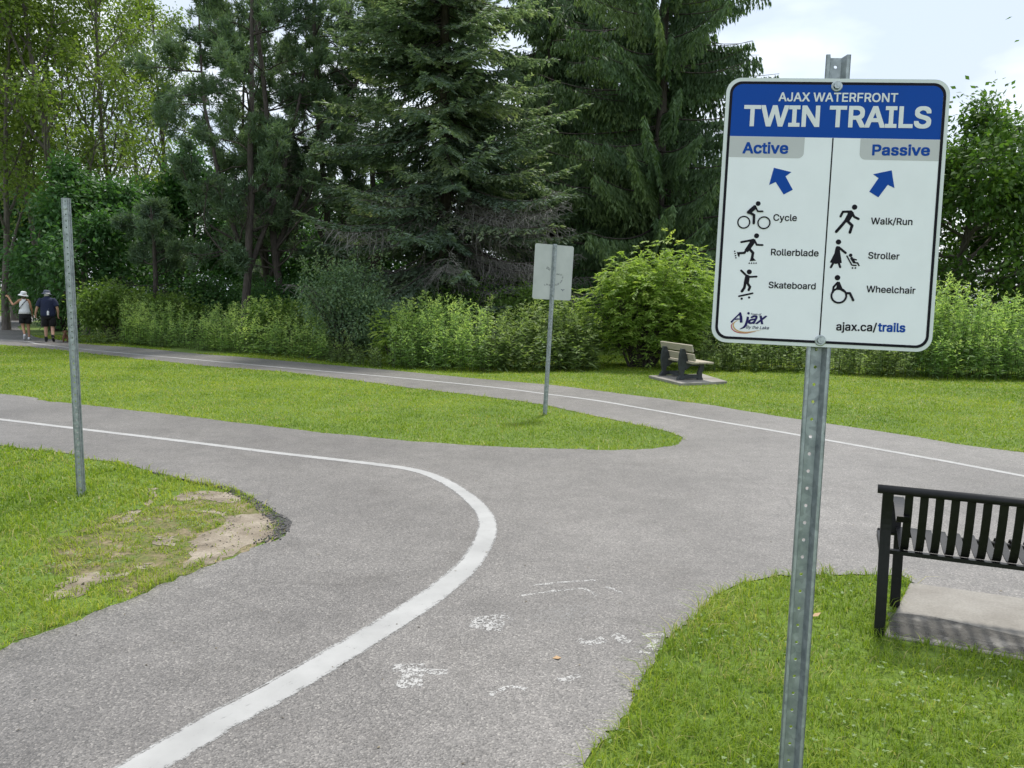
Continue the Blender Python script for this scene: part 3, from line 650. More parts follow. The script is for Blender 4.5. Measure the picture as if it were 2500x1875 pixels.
text('ajax.ca/', (707, 1465), (913, 1470), MAT['s_black'], .018); text('trails', (918, 1470), (1057, 1474), MAT['s_blue'], .028)
text('Town of', (276, 1388), (329, 1390), MAT['s_slate'], .012, .3); text('By the Lake', (251, 1456), (368, 1461), MAT['s_slate'], .012, .25)
text('ax', (352, 1350), (540, 1357), MAT['s_navy'], .02, .45, zx=Z3, name='logo_lettering')
def pic(name, parts, mat=None, zx=Z3, y=None):
    polys = []; sc = np.linalg.norm(zx(1300, 600)-zx(1200, 600))/100
    for k, a in parts:
        if k == 'd': polys.append(disc(zx(a[0], a[1]), a[2]*sc))
        elif k == 'l': polys += capsule_line([zx(*q) for q in a[0]], a[1]*sc)
        elif k == 'p': polys.append([zx(*q) for q in a])
        elif k == 'r': polys += ringpolys(zx(a[0], a[1]), a[2]*sc, a[3]*sc)
    return flat(name, polys, mat or MAT['s_black'], panel, y if y else y2)
pic('pictogram', [('d', (454, 152, 25)), ('r', (310, 339, 61, 14)), ('r', (511, 344, 61, 14)), ('p', [(398, 180), (412, 168), (432, 172), (440, 200), (385, 245), (425, 262), (425, 275), (345, 252), (338, 238), (345, 228)]), ('l', ([(424, 182), (449, 230), (498, 231)], 17)), ('l', ([(368, 242), (412, 268), (409, 348)], 26))])
pic('pictogram', [('d', (438, 474, 26)), ('p', [(370, 512), (405, 502), (428, 512), (425, 540), (375, 610), (350, 640), (318, 615), (368, 540)]), ('l', ([(400, 516), (286, 537)], 22)), ('l', ([(416, 518), (440, 564), (498, 567)], 20)), ('l', ([(345, 605), (316, 645), (255, 649)], 24)), ('p', [(241, 636), (277, 640), (263, 690), (250, 672)]), ('l', ([(362, 600), (402, 645), (392, 705)], 28)), ('p', [(380, 695), (408, 697), (432, 722), (368, 729)])] + [('d', (x, 748, 7.5)) for x in (365, 388, 411, 433)] + [('d', q) for q in ((219, 629, 7.5), (223, 651, 7.5), (227, 673, 7.5), (231, 694, 7.5))])
pic('pictogram', [('d', (365, 835, 26)), ('l', ([(285, 822), (340, 876)], 22)), ('l', ([(352, 886), (438, 882)], 20)), ('p', [(325, 872), (345, 862), (372, 875), (362, 945), (308, 950)]), ('l', ([(325, 945), (315, 995), (292, 1028)], 28)), ('l', ([(345, 945), (372, 985), (360, 1015)], 26)), ('l', ([(262, 1078), (398, 1049)], 18)), ('d', (289, 1103, 12)), ('d', (363, 1091, 12))])
pic('pictogram', [('d', (1418, 188, 27)), ('p', [(1340, 222), (1388, 220), (1412, 245), (1400, 275), (1362, 335), (1335, 330), (1318, 312), (1350, 250)]), ('l', ([(1380, 232), (1302, 234), (1278, 280)], 24)), ('l', ([(1392, 245), (1415, 285), (1457, 305)], 24)), ('l', ([(1338, 312), (1290, 370), (1235, 432)], 30)), ('l', ([(1345, 325), (1393, 372), (1371, 440)], 29))])
pic('pictogram', [('d', (1257, 536, 27)), ('p', [(1228, 592), (1240, 576), (1268, 580), (1274, 640), (1290, 745), (1230, 756), (1170, 740), (1216, 650)]), ('l', ([(1260, 590), (1328, 645)], 24)), ('l', ([(1205, 745), (1181, 788)], 23)), ('l', ([(1260, 748), (1273, 787)], 23)), ('d', (1378, 669, 18)), ('l', ([(1388, 698), (1412, 738)], 27)), ('l', ([(1392, 702), (1435, 715)], 14)), ('l', ([(1410, 742), (1448, 746), (1461, 771)], 15)), ('l', ([(1341, 677), (1390, 767), (1432, 771)], 14)), ('d', (1397, 796, 9)), ('d', (1425, 796, 9))])
pic('pictogram', [('d', (1247, 893, 28)), ('p', [(1240, 935), (1268, 933), (1298, 1003), (1338, 1036), (1334, 1052), (1268, 1016), (1222, 1015), (1238, 985)]), ('l', ([(1248, 942), (1208, 985), (1200, 1038)], 21)), ('r', (1260, 1073, 74, 20)), ('l', ([(1335, 1048), (1370, 1048), (1403, 1118)], 24))])
pic('arrow', [('p', [(550, 847), (708, 886), (655, 925), (720, 1045), (638, 1088), (566, 975), (507, 1002)])], MAT['s_blue'], Z4)
pic('arrow', [('p', [(1610, 870), (1635, 1030), (1575, 1000), (1490, 1113), (1408, 1062), (1492, 940), (1443, 905)])], MAT['s_blue'], Z4)
def taper_line(pts, ws):
    P = catmull([Z3(*q) for q in pts], 8); T = np.gradient(P, axis=0); T /= np.linalg.norm(T, axis=1, keepdims=True); n = np.c_[-T[:, 1], T[:, 0]]; sc = np.linalg.norm(Z3(1300, 600)-Z3(1200, 600))/100
    w = np.interp(np.linspace(0, 1, len(P)), np.linspace(0, 1, len(ws)), ws)*sc/2; a = P+n*w[:, None]; b_ = P-n*w[:, None]
    return [[a[i], a[i+1], b_[i+1], b_[i]] for i in range(len(P)-1)]
flat('logo_letter', taper_line([(183, 1340), (225, 1295), (280, 1243)], [22, 14, 16]) + taper_line([(272, 1240), (282, 1290), (284, 1342)], [22, 28, 26]) + taper_line([(215, 1312), (245, 1306), (278, 1306)], [8, 14, 8]), MAT['s_navy'], panel, y2)
flat('logo_letter', taper_line([(352, 1283), (342, 1330), (318, 1382), (268, 1408)], [24, 26, 24, 2]) + [disc(Z3(357, 1249), 13*np.linalg.norm(Z3(1300, 600)-Z3(1200, 600))/100)], MAT['s_navy'], panel, y2)
flat('logo_swoosh', taper_line([(205, 1342), (186, 1370), (196, 1408), (245, 1438), (330, 1447), (430, 1432)], [2, 9, 10, 9, 6, 1]), MAT['s_red'], panel, y2)
flat('logo_swoosh', taper_line([(258, 1316), (212, 1345), (208, 1385), (250, 1424), (340, 1438), (485, 1415)], [1, 11, 14, 13, 10, 1]), MAT['s_gold'], panel, y2)
# post behind the panel and its bolts
post_top = HC + Z1(718, 66)[1]
pme = channel_post(post_top+.35, .05, -.35)
p1 = obj('post', pme, MAT['galv'], trail); p1.location = (Z1(660, 1000)[0]*0+(Z1(711, 230)[0]+Z1(627, 1517)[0])/2, .0026, 0)
for q in ((711, 230), (627, 1517)):
    a = Z1(*q); o = obj('bolt', BOLT, MAT['bolt'], trail); o.location = (a[0], -.0002, HC+a[1])

# ------------------------------------------------------------------ the other two posts
def lean_axes(topxy, basexy):
    """foot from its pixel on the ground; top pixel at the foot's distance"""
    f_ = G(*basexy); d = px_ray(*topxy); t = f_[1]/d[1]; tp = cC+d*t; return np.array([f_[0], f_[1], 0]), tp
def post_thing(name, fpx, tpx, yaw, lean_y=0):
    f_, tp = lean_axes(tpx, fpx); ax = nrm(tp-f_); e = empty(name, tuple(f_))
    x = nrm([math.cos(yaw), math.sin(yaw), 0]); x = nrm(x-ax*(x@ax)); y = np.cross(ax, x)
    e.rotation_euler = Matrix((tuple((x[i], y[i], ax[i]) for i in range(3)))).to_euler(); return e, np.linalg.norm(tp-f_)
# mid sign seen from behind: web towards the camera, panel beyond it
e2, h2 = post_thing('trail_sign', (1330, 1012), (1355, 596), math.radians(180+24))
tag(e2, 'blank grey back of a sign on a post in the grass island', 'sign')
o = obj('post', channel_post(h2+.3, .05, -.3), MAT['galv'], e2)
mb = MB(); mb.prism([(x, 0, h2-.012-SH/2+z) for x, z in rrect(.60, .755, .03, 8)], (0, -.0045, 0), (0, -.0015, 0)); pb = obj('sign_panel', mb.mesh('sign_panel'), MAT['alu'], e2)
for dz in (.06, .70):
    o = obj('bolt', BOLT, MAT['bolt'], e2); o.rotation_euler = (0, 0, math.pi); o.location = (0, .030, h2-dz-.0)
o = obj('bolt', BOLT, MAT['bolt'], e2); o.rotation_euler = (0, 0, math.pi); o.location = (0, .030, .55)
# small dark sticker on the back of that panel
def bk(dx, dz): return (dx, .0012-.0025, h2-.012-SH/2+dz)
mb = MB(); cxs, czs = -.165, -.235
mb.add([bk(cxs+x, czs+z) for x, z in ((-.03, .012), (-.012, .008), (0, .004), (.012, .008), (.03, .012), (.024, .002), (.008, -.002), (0, -.022), (-.008, -.002), (-.024, .002))], [tuple(range(10))])
obj('sticker', mb.mesh('sticker'), MAT['s_slate'], pb)
# faint scuff
m, nt, b = newmat('scuff'); b.inputs['Base Color'].default_value = (.32, .34, .33, 1); v = coords(nt); n1 = noise(nt, v, 40, 4); a = ramp(nt, n1.outputs['Fac'], [(.42, (0, 0, 0)), (.62, (.8, .8, .8))]); nt.links.new(a.outputs[0], b.inputs['Alpha']); MAT['scuff'] = m
def scuff(pts, w):
    P = catmull(pts, 6); T = np.gradient(P, axis=0); T /= np.linalg.norm(T, axis=1, keepdims=True); n_ = np.c_[-T[:, 1], T[:, 0]]*w/2; mb = MB(); a = P+n_; b_ = P-n_
    for i in range(len(P)-1): mb.add([bk(*a[i]), bk(*a[i+1]), bk(*b_[i+1]), bk(*b_[i])], [(0, 1, 2, 3)])
    obj('scuff_mark', mb.mesh('scuff_mark'), MAT['scuff'], pb)
scuff([(.13, -.18), (.08, -.17), (.02, -.18), (-.07, -.165), (-.13, -.12), (-.15, -.06), (-.13, -.03), (-.05, -.02)], .022); scuff([(.11, .06), (.08, .05), (.05, .03)], .035)
e3, h3 = post_thing('bare_sign_post', (199, 1210), (161, 484), math.radians(180+16))
tag(e3, 'bare galvanised post with punched holes standing in patchy grass', 'post')
obj('post', channel_post(h3+.3, .05, -.3), MAT['galv'], e3)
for dz in (.075, .775): 
    o = obj('bolt', BOLT, MAT['bolt'], e3); o.rotation_euler = (0, 0, math.pi); o.location = (0, .030, h3-dz)

# ------------------------------------------------------------------ black steel bench
bench = empty('steel_bench', (b0[0], b0[1], 0), (0, 0, math.radians(-23)))
tag(bench, 'black steel strap bench standing on the concrete slab', 'bench')
# local: x along, y forward (away from camera), z up
RZ = .725; BL = 1.86
def sqbar(mb, pts, w, t):            # flat bar following pts in the local y-z plane at constant x handled by caller
    pass
def ribbon_yz(pts, x0, x1, th):       # a strap: polyline in (y,z), between x0..x1, thickness th
    mb = MB(); P = np.array(pts, float); T = np.gradient(P, axis=0); T /= np.linalg.norm(T, axis=1, keepdims=True); n_ = np.c_[-T[:, 1], T[:, 0]]*th/2
    k = len(P); V = []
    for sgn in (1, -1):
        for x in (x0, x1): V += [(x, P[i][0]+sgn*n_[i][0], P[i][1]+sgn*n_[i][1]) for i in range(k)]
    F = []
    for i in range(k-1):
        F += [(i, i+1, k+i+1, k+i), (2*k+i, 3*k+i, 3*k+i+1, 2*k+i+1), (i, 2*k+i, 2*k+i+1, i+1), (k+i, k+i+1, 3*k+i+1, 3*k+i)]
    F += [(0, k, 3*k, 2*k), (k-1, 3*k-1, 4*k-1, 2*k-1)]
    mb.add(V, F); return mb
back_pts = catmull([(.03, RZ-.005), (.045, .62), (.075, .50), (.10, .435), (.13, .408), (.19, .405), (.30, .418), (.42, .432), (.475, .425), (.50, .395), (.492, .37)], 4)
slat_me = ribbon_yz(back_pts, -.018, .018, .006).mesh('slat')
for i in range(27):
    o = obj('slat', slat_me, MAT['black'], bench); o.location = (.105+i*.0655, 0, 0)
mb = MB(); mb.tube([(-.035, .022, RZ), (BL+.035, .022, RZ)], .022, 12); obj('top_rail', mb.mesh('top_rail'), MAT['black'], bench, True)
mb = MB(); mb.tube([(.0, .47, .395), (BL, .47, .395)], .016, 8); obj('front_rail', mb.mesh('front_rail'), MAT['black'], bench, True)
mb = MB(); mb.box((BL/2, .11, .395), (BL, .03, .02)); obj('seat_rail', mb.mesh('seat_rail'), MAT['black'], bench)
for x in (0.012, BL-.012):
    rl = ribbon_yz(catmull([(-.02, -.02), (-.005, .2), (.03, .45), (.04, .58), (.022, RZ-.01)], 4), x-.024, x+.024, .03); obj('leg', rl.mesh('leg'), MAT['black'], bench)
    fl = ribbon_yz(catmull([(.43, -.02), (.44, .2), (.455, .40)], 4), x+.07, x+.118, .03) if x < 1 else ribbon_yz(catmull([(.43, -.02), (.44, .2), (.455, .40)], 4), x-.118, x-.07, .03)
    obj('leg', fl.mesh('leg'), MAT['black'], bench)
    ar = ribbon_yz(catmull([(.03, .60), (.06, .565), (.12, .575), (.25, .60), (.38, .605), (.45, .59), (.475, .55), (.47, .48), (.458, .40)], 4), *((x+.045, x+.10) if x < 1 else (x-.10, x-.045)), .009); obj('armrest', ar.mesh('armrest'), MAT['black'], bench)
    sr = MB(); sr.box((x, .25, .385), (.03, .44, .035)); obj('side_rail', sr.mesh('side_rail'), MAT['black'], bench)

# ------------------------------------------------------------------ plank bench on the lawn
rn = G(1656, 934.6); rf = G(1613, 924); ax_t = nrm(rn-rf); fw_ = np.array([-ax_t[1], ax_t[0]])
yaw = math.atan2(ax_t[1], ax_t[0]); pb2 = empty('plank_bench', (rn[0], rn[1], 0.06), (0, 0, yaw))
tag(pb2, 'tan plank bench with dark moulded legs on the lawn', 'bench')
# local x towards the camera (near end), y forward (to the right)
DSp = np.linalg.norm(rn-rf)
def support(x):
    mb = MB(); w = .036
    P = [(0, 0), (.09, 0), (.14, .03), (.10, .10), (.12, .20), (.165, .29), (.19, .36), (.15, .50), (.095, .62), (.03, .63), (.0, .50), (-.015, .34), (.01, .18), (.025, .10), (-.035, .03), (-.04, 0)]
    mb.prism([(x, a, b_) for a, b_ in P], (-w, 0, 0), (w, 0, 0)); obj('back_leg', mb.mesh('back_leg', bevel=.008), MAT['darkplastic'], pb2)
    mb = MB(); P = [(.40, 0), (.53, 0), (.50, .06), (.50, .14), (.535, .24), (.53, .33), (.44, .33), (.44, .24), (.405, .14), (.41, .06)]
    mb.prism([(x, a, b_) for a, b_ in P], (-w, 0, 0), (w, 0, 0)); obj('front_leg', mb.mesh('front_leg', bevel=.008), MAT['darkplastic'], pb2)
    mb = MB(); mb.box((x, .27, .065), (.07, .32, .08)); mb.box((x, .32, .305), (.07, .40, .05)); obj('stretcher', mb.mesh('stretcher', bevel=.006), MAT['darkplastic'], pb2)
    mb = MB(); mb.prism([(x, .15, .30), (x, .27, .30), (x, .13, .19)], (-.03, 0, 0), (.03, 0, 0)); obj('brace', mb.mesh('brace'), MAT['darkplastic'], pb2)
support(0); support(-DSp)
mb = MB(); mb.box((-DSp/2, .20, .07), (DSp, .06, .07)); obj('floor_rail', mb.mesh('floor_rail', bevel=.005), MAT['darkplastic'], pb2)
plk = MB(); plk.box((0, 0, 0), (DSp+.62, .145, .038)); plank_me = plk.mesh('plank', bevel=.006)
for y_, z_, tilt in ((.215, .355, 0), (.37, .358, 0), (.525, .356, 0)):
    o = obj('seat_plank', plank_me, MAT['plank'], pb2); o.location = (-DSp/2, y_, z_); o.rotation_euler = (tilt, 0, 0)
for y_, z_ in ((.178, .462), (.130, .640)):
    o = obj('back_plank', plank_me, MAT['plank'], pb2); o.location = (-DSp/2, y_, z_); o.rotation_euler = (math.radians(104), 0, 0)

# ------------------------------------------------------------------ grass
def in_cells(dmin, dmax, rho, a0=-46, a1=46):
    """random points in the wedge in front of the camera, density rho(d) per square metre"""
    out = []
    d = dmin
    while d < dmax:
        w = max(.25, d*.12); e = min(d+w, dmax); area = (e*e-d*d)/2*math.radians(a1-a0); n = int(area*rho((d+e)/2))
        rr_ = np.sqrt(rng.uniform(d*d, e*e, n)); aa = np.radians(rng.uniform(a0, a1, n)); out.append(np.c_[rr_*np.sin(aa), rr_*np.cos(aa)]); d = e
    return np.vstack(out)
def leaf_quads(c, d, n, Ln, W, fold=0.0):
    """rhombic leaves: base c, direction d, normal n, length, width"""
    s = np.cross(d, n); s /= np.linalg.norm(s, axis=1, keepdims=True)+1e-9
    Ln = np.asarray(Ln)[:, None]; W = np.asarray(W)[:, None]
    V = np.stack([c, c+d*Ln*.42+s*W*.5, c+d*Ln-n*Ln*fold, c+d*Ln*.42-s*W*.5], axis=1).reshape(-1, 3)
    F = np.arange(len(c)*4).reshape(-1, 4); return V, F
def unit(a): return a/(np.linalg.norm(a, axis=1, keepdims=True)+1e-9)
def rho_g(d): return 8200*(2.6/max(d, 2.6))**1.22
pts = np.vstack([in_cells(1.5, 23, rho_g), in_cells(23, 34, rho_g, -42, -24)])
gx, gy = pts[:, 0], pts[:, 1]
keep = ~inside(gx, gy, PATH)
pts = pts[keep]; gx, gy = pts[:, 0], pts[:, 1]
keep = ~(inside(gx, gy, SLAB1) | inside(gx, gy, SLAB2))
bare = np.zeros(len(gx), bool)
wx = gx+(vnoise(gx, gy, .13, 21)-.5)*.30+(vnoise(gx, gy, .04, 25)-.5)*.14; wy = gy+(vnoise(gx, gy, .13, 22)-.5)*.40+(vnoise(gx, gy, .04, 26)-.5)*.18
for bp in BAREP: bare |= inside(wx, wy, bp)
sparse = inside(gx, gy, SLAB2B)
keep &= ~(bare & (rng.random(len(gx)) > .09)); keep &= ~(sparse & (rng.random(len(gx)) > .35))
wear = np.clip(1.3-np.hypot((gx+1.9)/1.15, (gy-5.15)/1.1), 0, 1)          # trampled ground by the left bend
keep &= rng.random(len(gx)) > np.minimum(.9, wear*1.3)*(vnoise(gx, gy, .15, 3)*.65+vnoise(gx, gy, .05, 4)*.35 > .60)
keep &= rng.random(len(gx)) > .45*(vnoise(gx, gy, .11, 9) > .74)
pts = pts[keep]; gx, gy = pts[:, 0], pts[:, 1]
dist = np.hypot(gx, gy)
wear = np.clip(1.3-np.hypot((gx+1.9)/1.15, (gy-5.15)/1.1), 0, 1)
region = np.where(inside(gx, gy, np.vstack([NOSE, [[-30, 1]]])) & (gy < 10) & (gx < 0), 0, np.where((gy < 5.2) & (gx > 0), 1, np.where(inside(gx, gy, np.vstack([ISL, [[-60, 30]]])), 2, 3)))
n = len(gx)
lowf = vnoise(gx, gy, 1.3, 1)*.6+vnoise(gx, gy, .38, 2)*.4
hgt = rng.uniform(.022, .054, n)*(.75+.6*vnoise(gx, gy, .3, 5))*(1-.45*wear); hgt *= np.where(dist > 8, .8, 1)
ed = np.minimum.reduce([edge_dist(gx, gy, E_[::2]) for E_ in (NOSE, ISL, FAR, RIGHT)])
edge_boost = np.clip(1-ed/.12, 0, 1); hgt *= 1+1.0*edge_boost*vnoise(gx, gy, .09, 31)
for fp in (foot[:2], G(1330, 1012), G(199, 1210), b0, b0+bB*.43+bA*.09): hgt *= 1+1.1*np.clip(1-np.hypot(gx-fp[0], gy-fp[1])/.11, 0, 1)
wid = np.maximum(.0036, dist*.00105)*rng.uniform(.7, 1.3, n)
az = rng.uniform(0, 2*math.pi, n); lean = np.abs(rng.normal(.85, .55, n))
sd = np.stack([np.cos(az), np.sin(az), np.zeros(n)], 1); la = az+rng.uniform(.8, 2.3, n); ld = np.stack([np.cos(la), np.sin(la), np.zeros(n)], 1)
b3 = np.c_[pts, np.zeros(n)]; up = np.array([0, 0, 1.0])
mid = b3+up*(hgt*.6)[:, None]+ld*(hgt*lean*.35)[:, None]; tipp = b3+up*(hgt*(1-.25*np.minimum(lean, 1.2)))[:, None]+ld*(hgt*lean*1.05)[:, None]
tint = np.clip(.08+.66*lowf+rng.normal(0, .17, n)+.10*edge_boost+.1*wear, 0, .9)
tint = np.where(rng.random(n) < .035+.10*wear+.12*(vnoise(gx, gy, .55, 41) > .72), rng.uniform(.93, 1, n), tint)
GNAMES = {0: 'trampled green lawn around the bare post with sandy patches', 1: 'lush green lawn around the trail sign foot', 2: 'smooth green grass island between the two asphalt paths', 3: 'mown grass along the far path edge and plank bench'}
for rg in range(4):
    k = region == rg; m_ = int(k.sum()); w = wid[k][:, None]; s_ = sd[k]
    far_ = rg == 3 or rg == 2
    if far_:
        V = np.stack([b3[k]-s_*w*.5, b3[k]+s_*w*.5, tipp[k]], 1).reshape(-1, 3); F = np.arange(m_*3).reshape(-1, 3); ti = np.repeat(tint[k], 3)
    else:
        V = np.stack([b3[k]-s_*w*.5, b3[k]+s_*w*.5, mid[k]+s_*w*.42, mid[k]-s_*w*.42, tipp[k]+s_*w*.06, tipp[k]-s_*w*.06], 1).reshape(-1, 3)
        q = np.arange(m_)[:, None]*6; F = np.vstack([q+np.array([[0, 1, 2, 3]]), q+np.array([[3, 2, 4, 5]])]); ti = np.repeat(tint[k], 6)
    o = obj('grass', np_mesh('grass', V, F, {'tint': ti}), MAT['blade']); tag(o, GNAMES[rg], 'grass', kind='stuff')
# clover and small broad leaves in the near lawns
cp = in_cells(1.6, 8, lambda d: 170); keep = ~inside(cp[:, 0], cp[:, 1], PATH) & ~inside(cp[:, 0], cp[:, 1], SLAB1) & (vnoise(cp[:, 0], cp[:, 1], .35, 12) > .56)
cp = cp[keep]; cp = np.repeat(cp, 3, axis=0); n = len(cp); a = rng.uniform(0, 6.28, n); z = np.repeat(rng.uniform(.025, .05, n//3), 3)
d = unit(np.c_[np.cos(a), np.sin(a), rng.uniform(-.1, .35, n)]); c = np.c_[cp, z]; nn = unit(np.c_[rng.normal(0, .3, (n, 2)), np.ones(n)])
V, F = leaf_quads(c, d, nn, rng.uniform(.010, .018, n), rng.uniform(.009, .015, n))
o = obj('clover', np_mesh('clover', V, F, {'tint': np.repeat(rng.random(n), 4)}), MAT['clover']); tag(o, 'small pale clover leaves scattered in the near lawns', 'clover', kind='stuff')
# grit and leaf crumbs on the asphalt
lp = in_cells(2.2, 12, lambda d: 5); lp = lp[inside(lp[:, 0], lp[:, 1], PATH)]; n = len(lp); a = rng.uniform(0, 6.28, n)
V, F = leaf_quads(np.c_[lp, np.full(n, .0095)], np.c_[np.cos(a), np.sin(a), rng.uniform(-.02, .12, n)], unit(np.c_[rng.normal(0, .1, (n, 2)), np.ones(n)]), rng.uniform(.008, .024, n), rng.uniform(.004, .010, n))
o = obj('leaf_litter', np_mesh('leaf_litter', V, F, {'tint': np.repeat(rng.random(n), 4)}), leafmat('litter', (.05, .042, .03), (.11, .085, .05), (.24, .20, .13), .1), path); o['kind'] = 'stuff'
# fallen leaf beside the sign post
mb = MB(); q = G(1990, 1526); mb.add([(q[0]+x, q[1]+y, .045+z) for x, y, z in ((-.02, 0, 0), (0, .014, .012), (.028, .004, .02), (.006, -.014, .008))], [(0, 1, 2, 3)])
o = obj('fallen_leaf', mb.mesh('fallen_leaf'), MAT['fallen']); tag(o, 'curled brown fallen leaf lying beside the trail sign post', 'leaf')
mb = MB(); q = z7(1015, 578); mb.add([(q[0]+x, q[1]+y, .008+z) for x, y, z in ((-.02, 0, 0), (0, .016, .006), (.022, .004, .002), (.006, -.014, .004))], [(0, 1, 2, 3)])
o = obj('fallen_leaf', mb.mesh('fallen_leaf'), MAT['fallen']); tag(o, 'dry brown leaf lying on the asphalt among worn markings', 'leaf')

# ------------------------------------------------------------------ trees and shrubs
class Wood:
    def __init__(s): s.mb = MB()
    def tube(s, pts, r, n=5): s.mb.tube(pts, r, n, False)
class Leaves:
    def __init__(s): s.c = []; s.d = []; s.n = []; s.l = []; s.w = []; s.t = []
    def add(s, c, d, n, l, w, t):
        s.c.append(c); s.d.append(d); s.n.append(n); s.l.append(l); s.w.append(w); s.t.append(t)
    def mesh(s, name, fold=.12):
        c = np.vstack(s.c); V, F = leaf_quads(c, np.vstack(s.d), np.vstack(s.n), np.concatenate(s.l), np.concatenate(s.w), fold)
        return np_mesh(name, V, F, {'tint': np.repeat(np.clip(np.concatenate(s.t), 0, 1), 4)})
def cluster(lv, c, k, sig, size, asp, tint, droop=.35, flat_=1.0, r=rng):
    """k broad leaves round c"""
    off = r.normal(0, 1, (k, 3))*sig*np.array([1, 1, flat_]); d = unit(off*.6/max(sig, 1e-3)+r.normal(0, .7, (k, 3))+np.array([0, 0, -droop]))
    n = unit(np.c_[r.normal(0, .55, (k, 2)), np.ones(k)]); l = size*r.uniform(.65, 1.25, k)
    lv.add(c+off, d, n, l, l*asp*r.uniform(.8, 1.2, k), np.clip(tint+r.normal(0, .14, k), 0, 1))
def tree_thing(name, loc, label, wood, leaves, wmat, lmat, group=None, cat='tree', stemname='trunk', crown='crown', extra=()):
    e = empty(name, (loc[0], loc[1], 0)); tag(e, label, cat, group); off = np.array([loc[0], loc[1], 0])
    me = wood.mb.mesh(stemname, recalc=False); o = obj(stemname, me, wmat, e, True)
    lm = leaves.mesh(crown); obj(crown, lm, lmat, e)
    for nm, w, mt in extra: obj(nm, w.mb.mesh(nm, recalc=False), mt, e)
    return e
def wander(r, p, d, Lg, k, wob, trop=(0, 0, 0)):
    pts = [np.array(p, float)]; d = nrm(d)
    for i in range(k):
        d = nrm(d+r.normal(0, wob, 3)+np.array(trop)); pts.append(pts[-1]+d*Lg/k)
    return np.array(pts), d
def along(P, s):
    f_ = s*(len(P)-1); i = min(int(f_), len(P)-2); return P[i]+(P[i+1]-P[i])*(f_-i)
def side_dir(r, T, ang):
    a = nrm(np.cross(T, r.normal(0, 1, 3))); return nrm(T*math.cos(ang)+a*math.sin(ang))

def broadleaf(name, loc, H, label, seed, spread=.5, trunk_r=.16, limbs=12, start=.3, leaf=.10, lmat='l_maple', wmat='bark_grey', dens=1.0, sig=.26, limb_len=.32, ang=.75, tint=.45, leanxy=(0, 0), clump=9, group=None, sub=6, up=.10, zclip=99, twigr=.008, limb_taper=True):
    r = np.random.default_rng(seed); w = Wood(); lv = Leaves()
    T, _ = wander(r, (0, 0, -.1), (leanxy[0], leanxy[1], 1), H, 10, .035, (0, 0, .03)); R = trunk_r*(1-.85*np.linspace(0, 1, 11)); R[0] *= 1.35
    w.tube(T, R, 8)
    for i in range(limbs):
        s = start+(1-start)*(i+r.random())/limbs; p = along(T, s)
        if p[2] > zclip: continue
        Lg = H*limb_len*((1.15-.75*(s-start)/(1-start)) if limb_taper else 1)*r.uniform(.75, 1.2); az = i*2.4+r.uniform(-.5, .5); a = ang*r.uniform(.75, 1.2)
        d = np.array([math.cos(az)*math.sin(a), math.sin(az)*math.sin(a), math.cos(a)]); P, _ = wander(r, p, d, Lg, 6, .12, (0, 0, up)); r0 = trunk_r*(1-.8*s)*.5+.012
        w.tube(P, r0*(1-.8*np.linspace(0, 1, 7)), 5)
        for j in range(sub):
            q = .25+.75*(j+r.random())/sub; pp = along(P, q); dd = side_dir(r, nrm(P[-1]-P[0]), r.uniform(.5, 1.0)); l2 = Lg*.45*(1.1-.6*q)*r.uniform(.7, 1.2)
            Q, _ = wander(r, pp, dd, l2, 4, .18, (0, 0, up*.6)); w.tube(Q, max(.006, r0*.35)*(1-.7*np.linspace(0, 1, 5)), 4)
            for k in range(3):
                t = .3+.7*(k+r.random())/3; p3 = along(Q, t); d3 = side_dir(r, nrm(Q[-1]-Q[0]), r.uniform(.4, 1.0)); S, _ = wander(r, p3, d3, l2*.5, 3, .2); w.tube(S, twigr*(1-.6*np.linspace(0, 1, 4)), 3)
                tt = np.clip(tint+r.normal(0, .13), 0, 1)
                for m_ in (1, 2, 3): cluster(lv, S[m_], max(1, int(clump*dens*r.uniform(.6, 1.5)+r.random())), sig, leaf, .6, tt, r=r)
            cluster(lv, Q[-1], int(clump*dens), sig, leaf, .6, tint+r.normal(0, .1), r=r)
    return tree_thing(name, loc, label, w, lv, MAT[wmat], MAT[lmat], group)

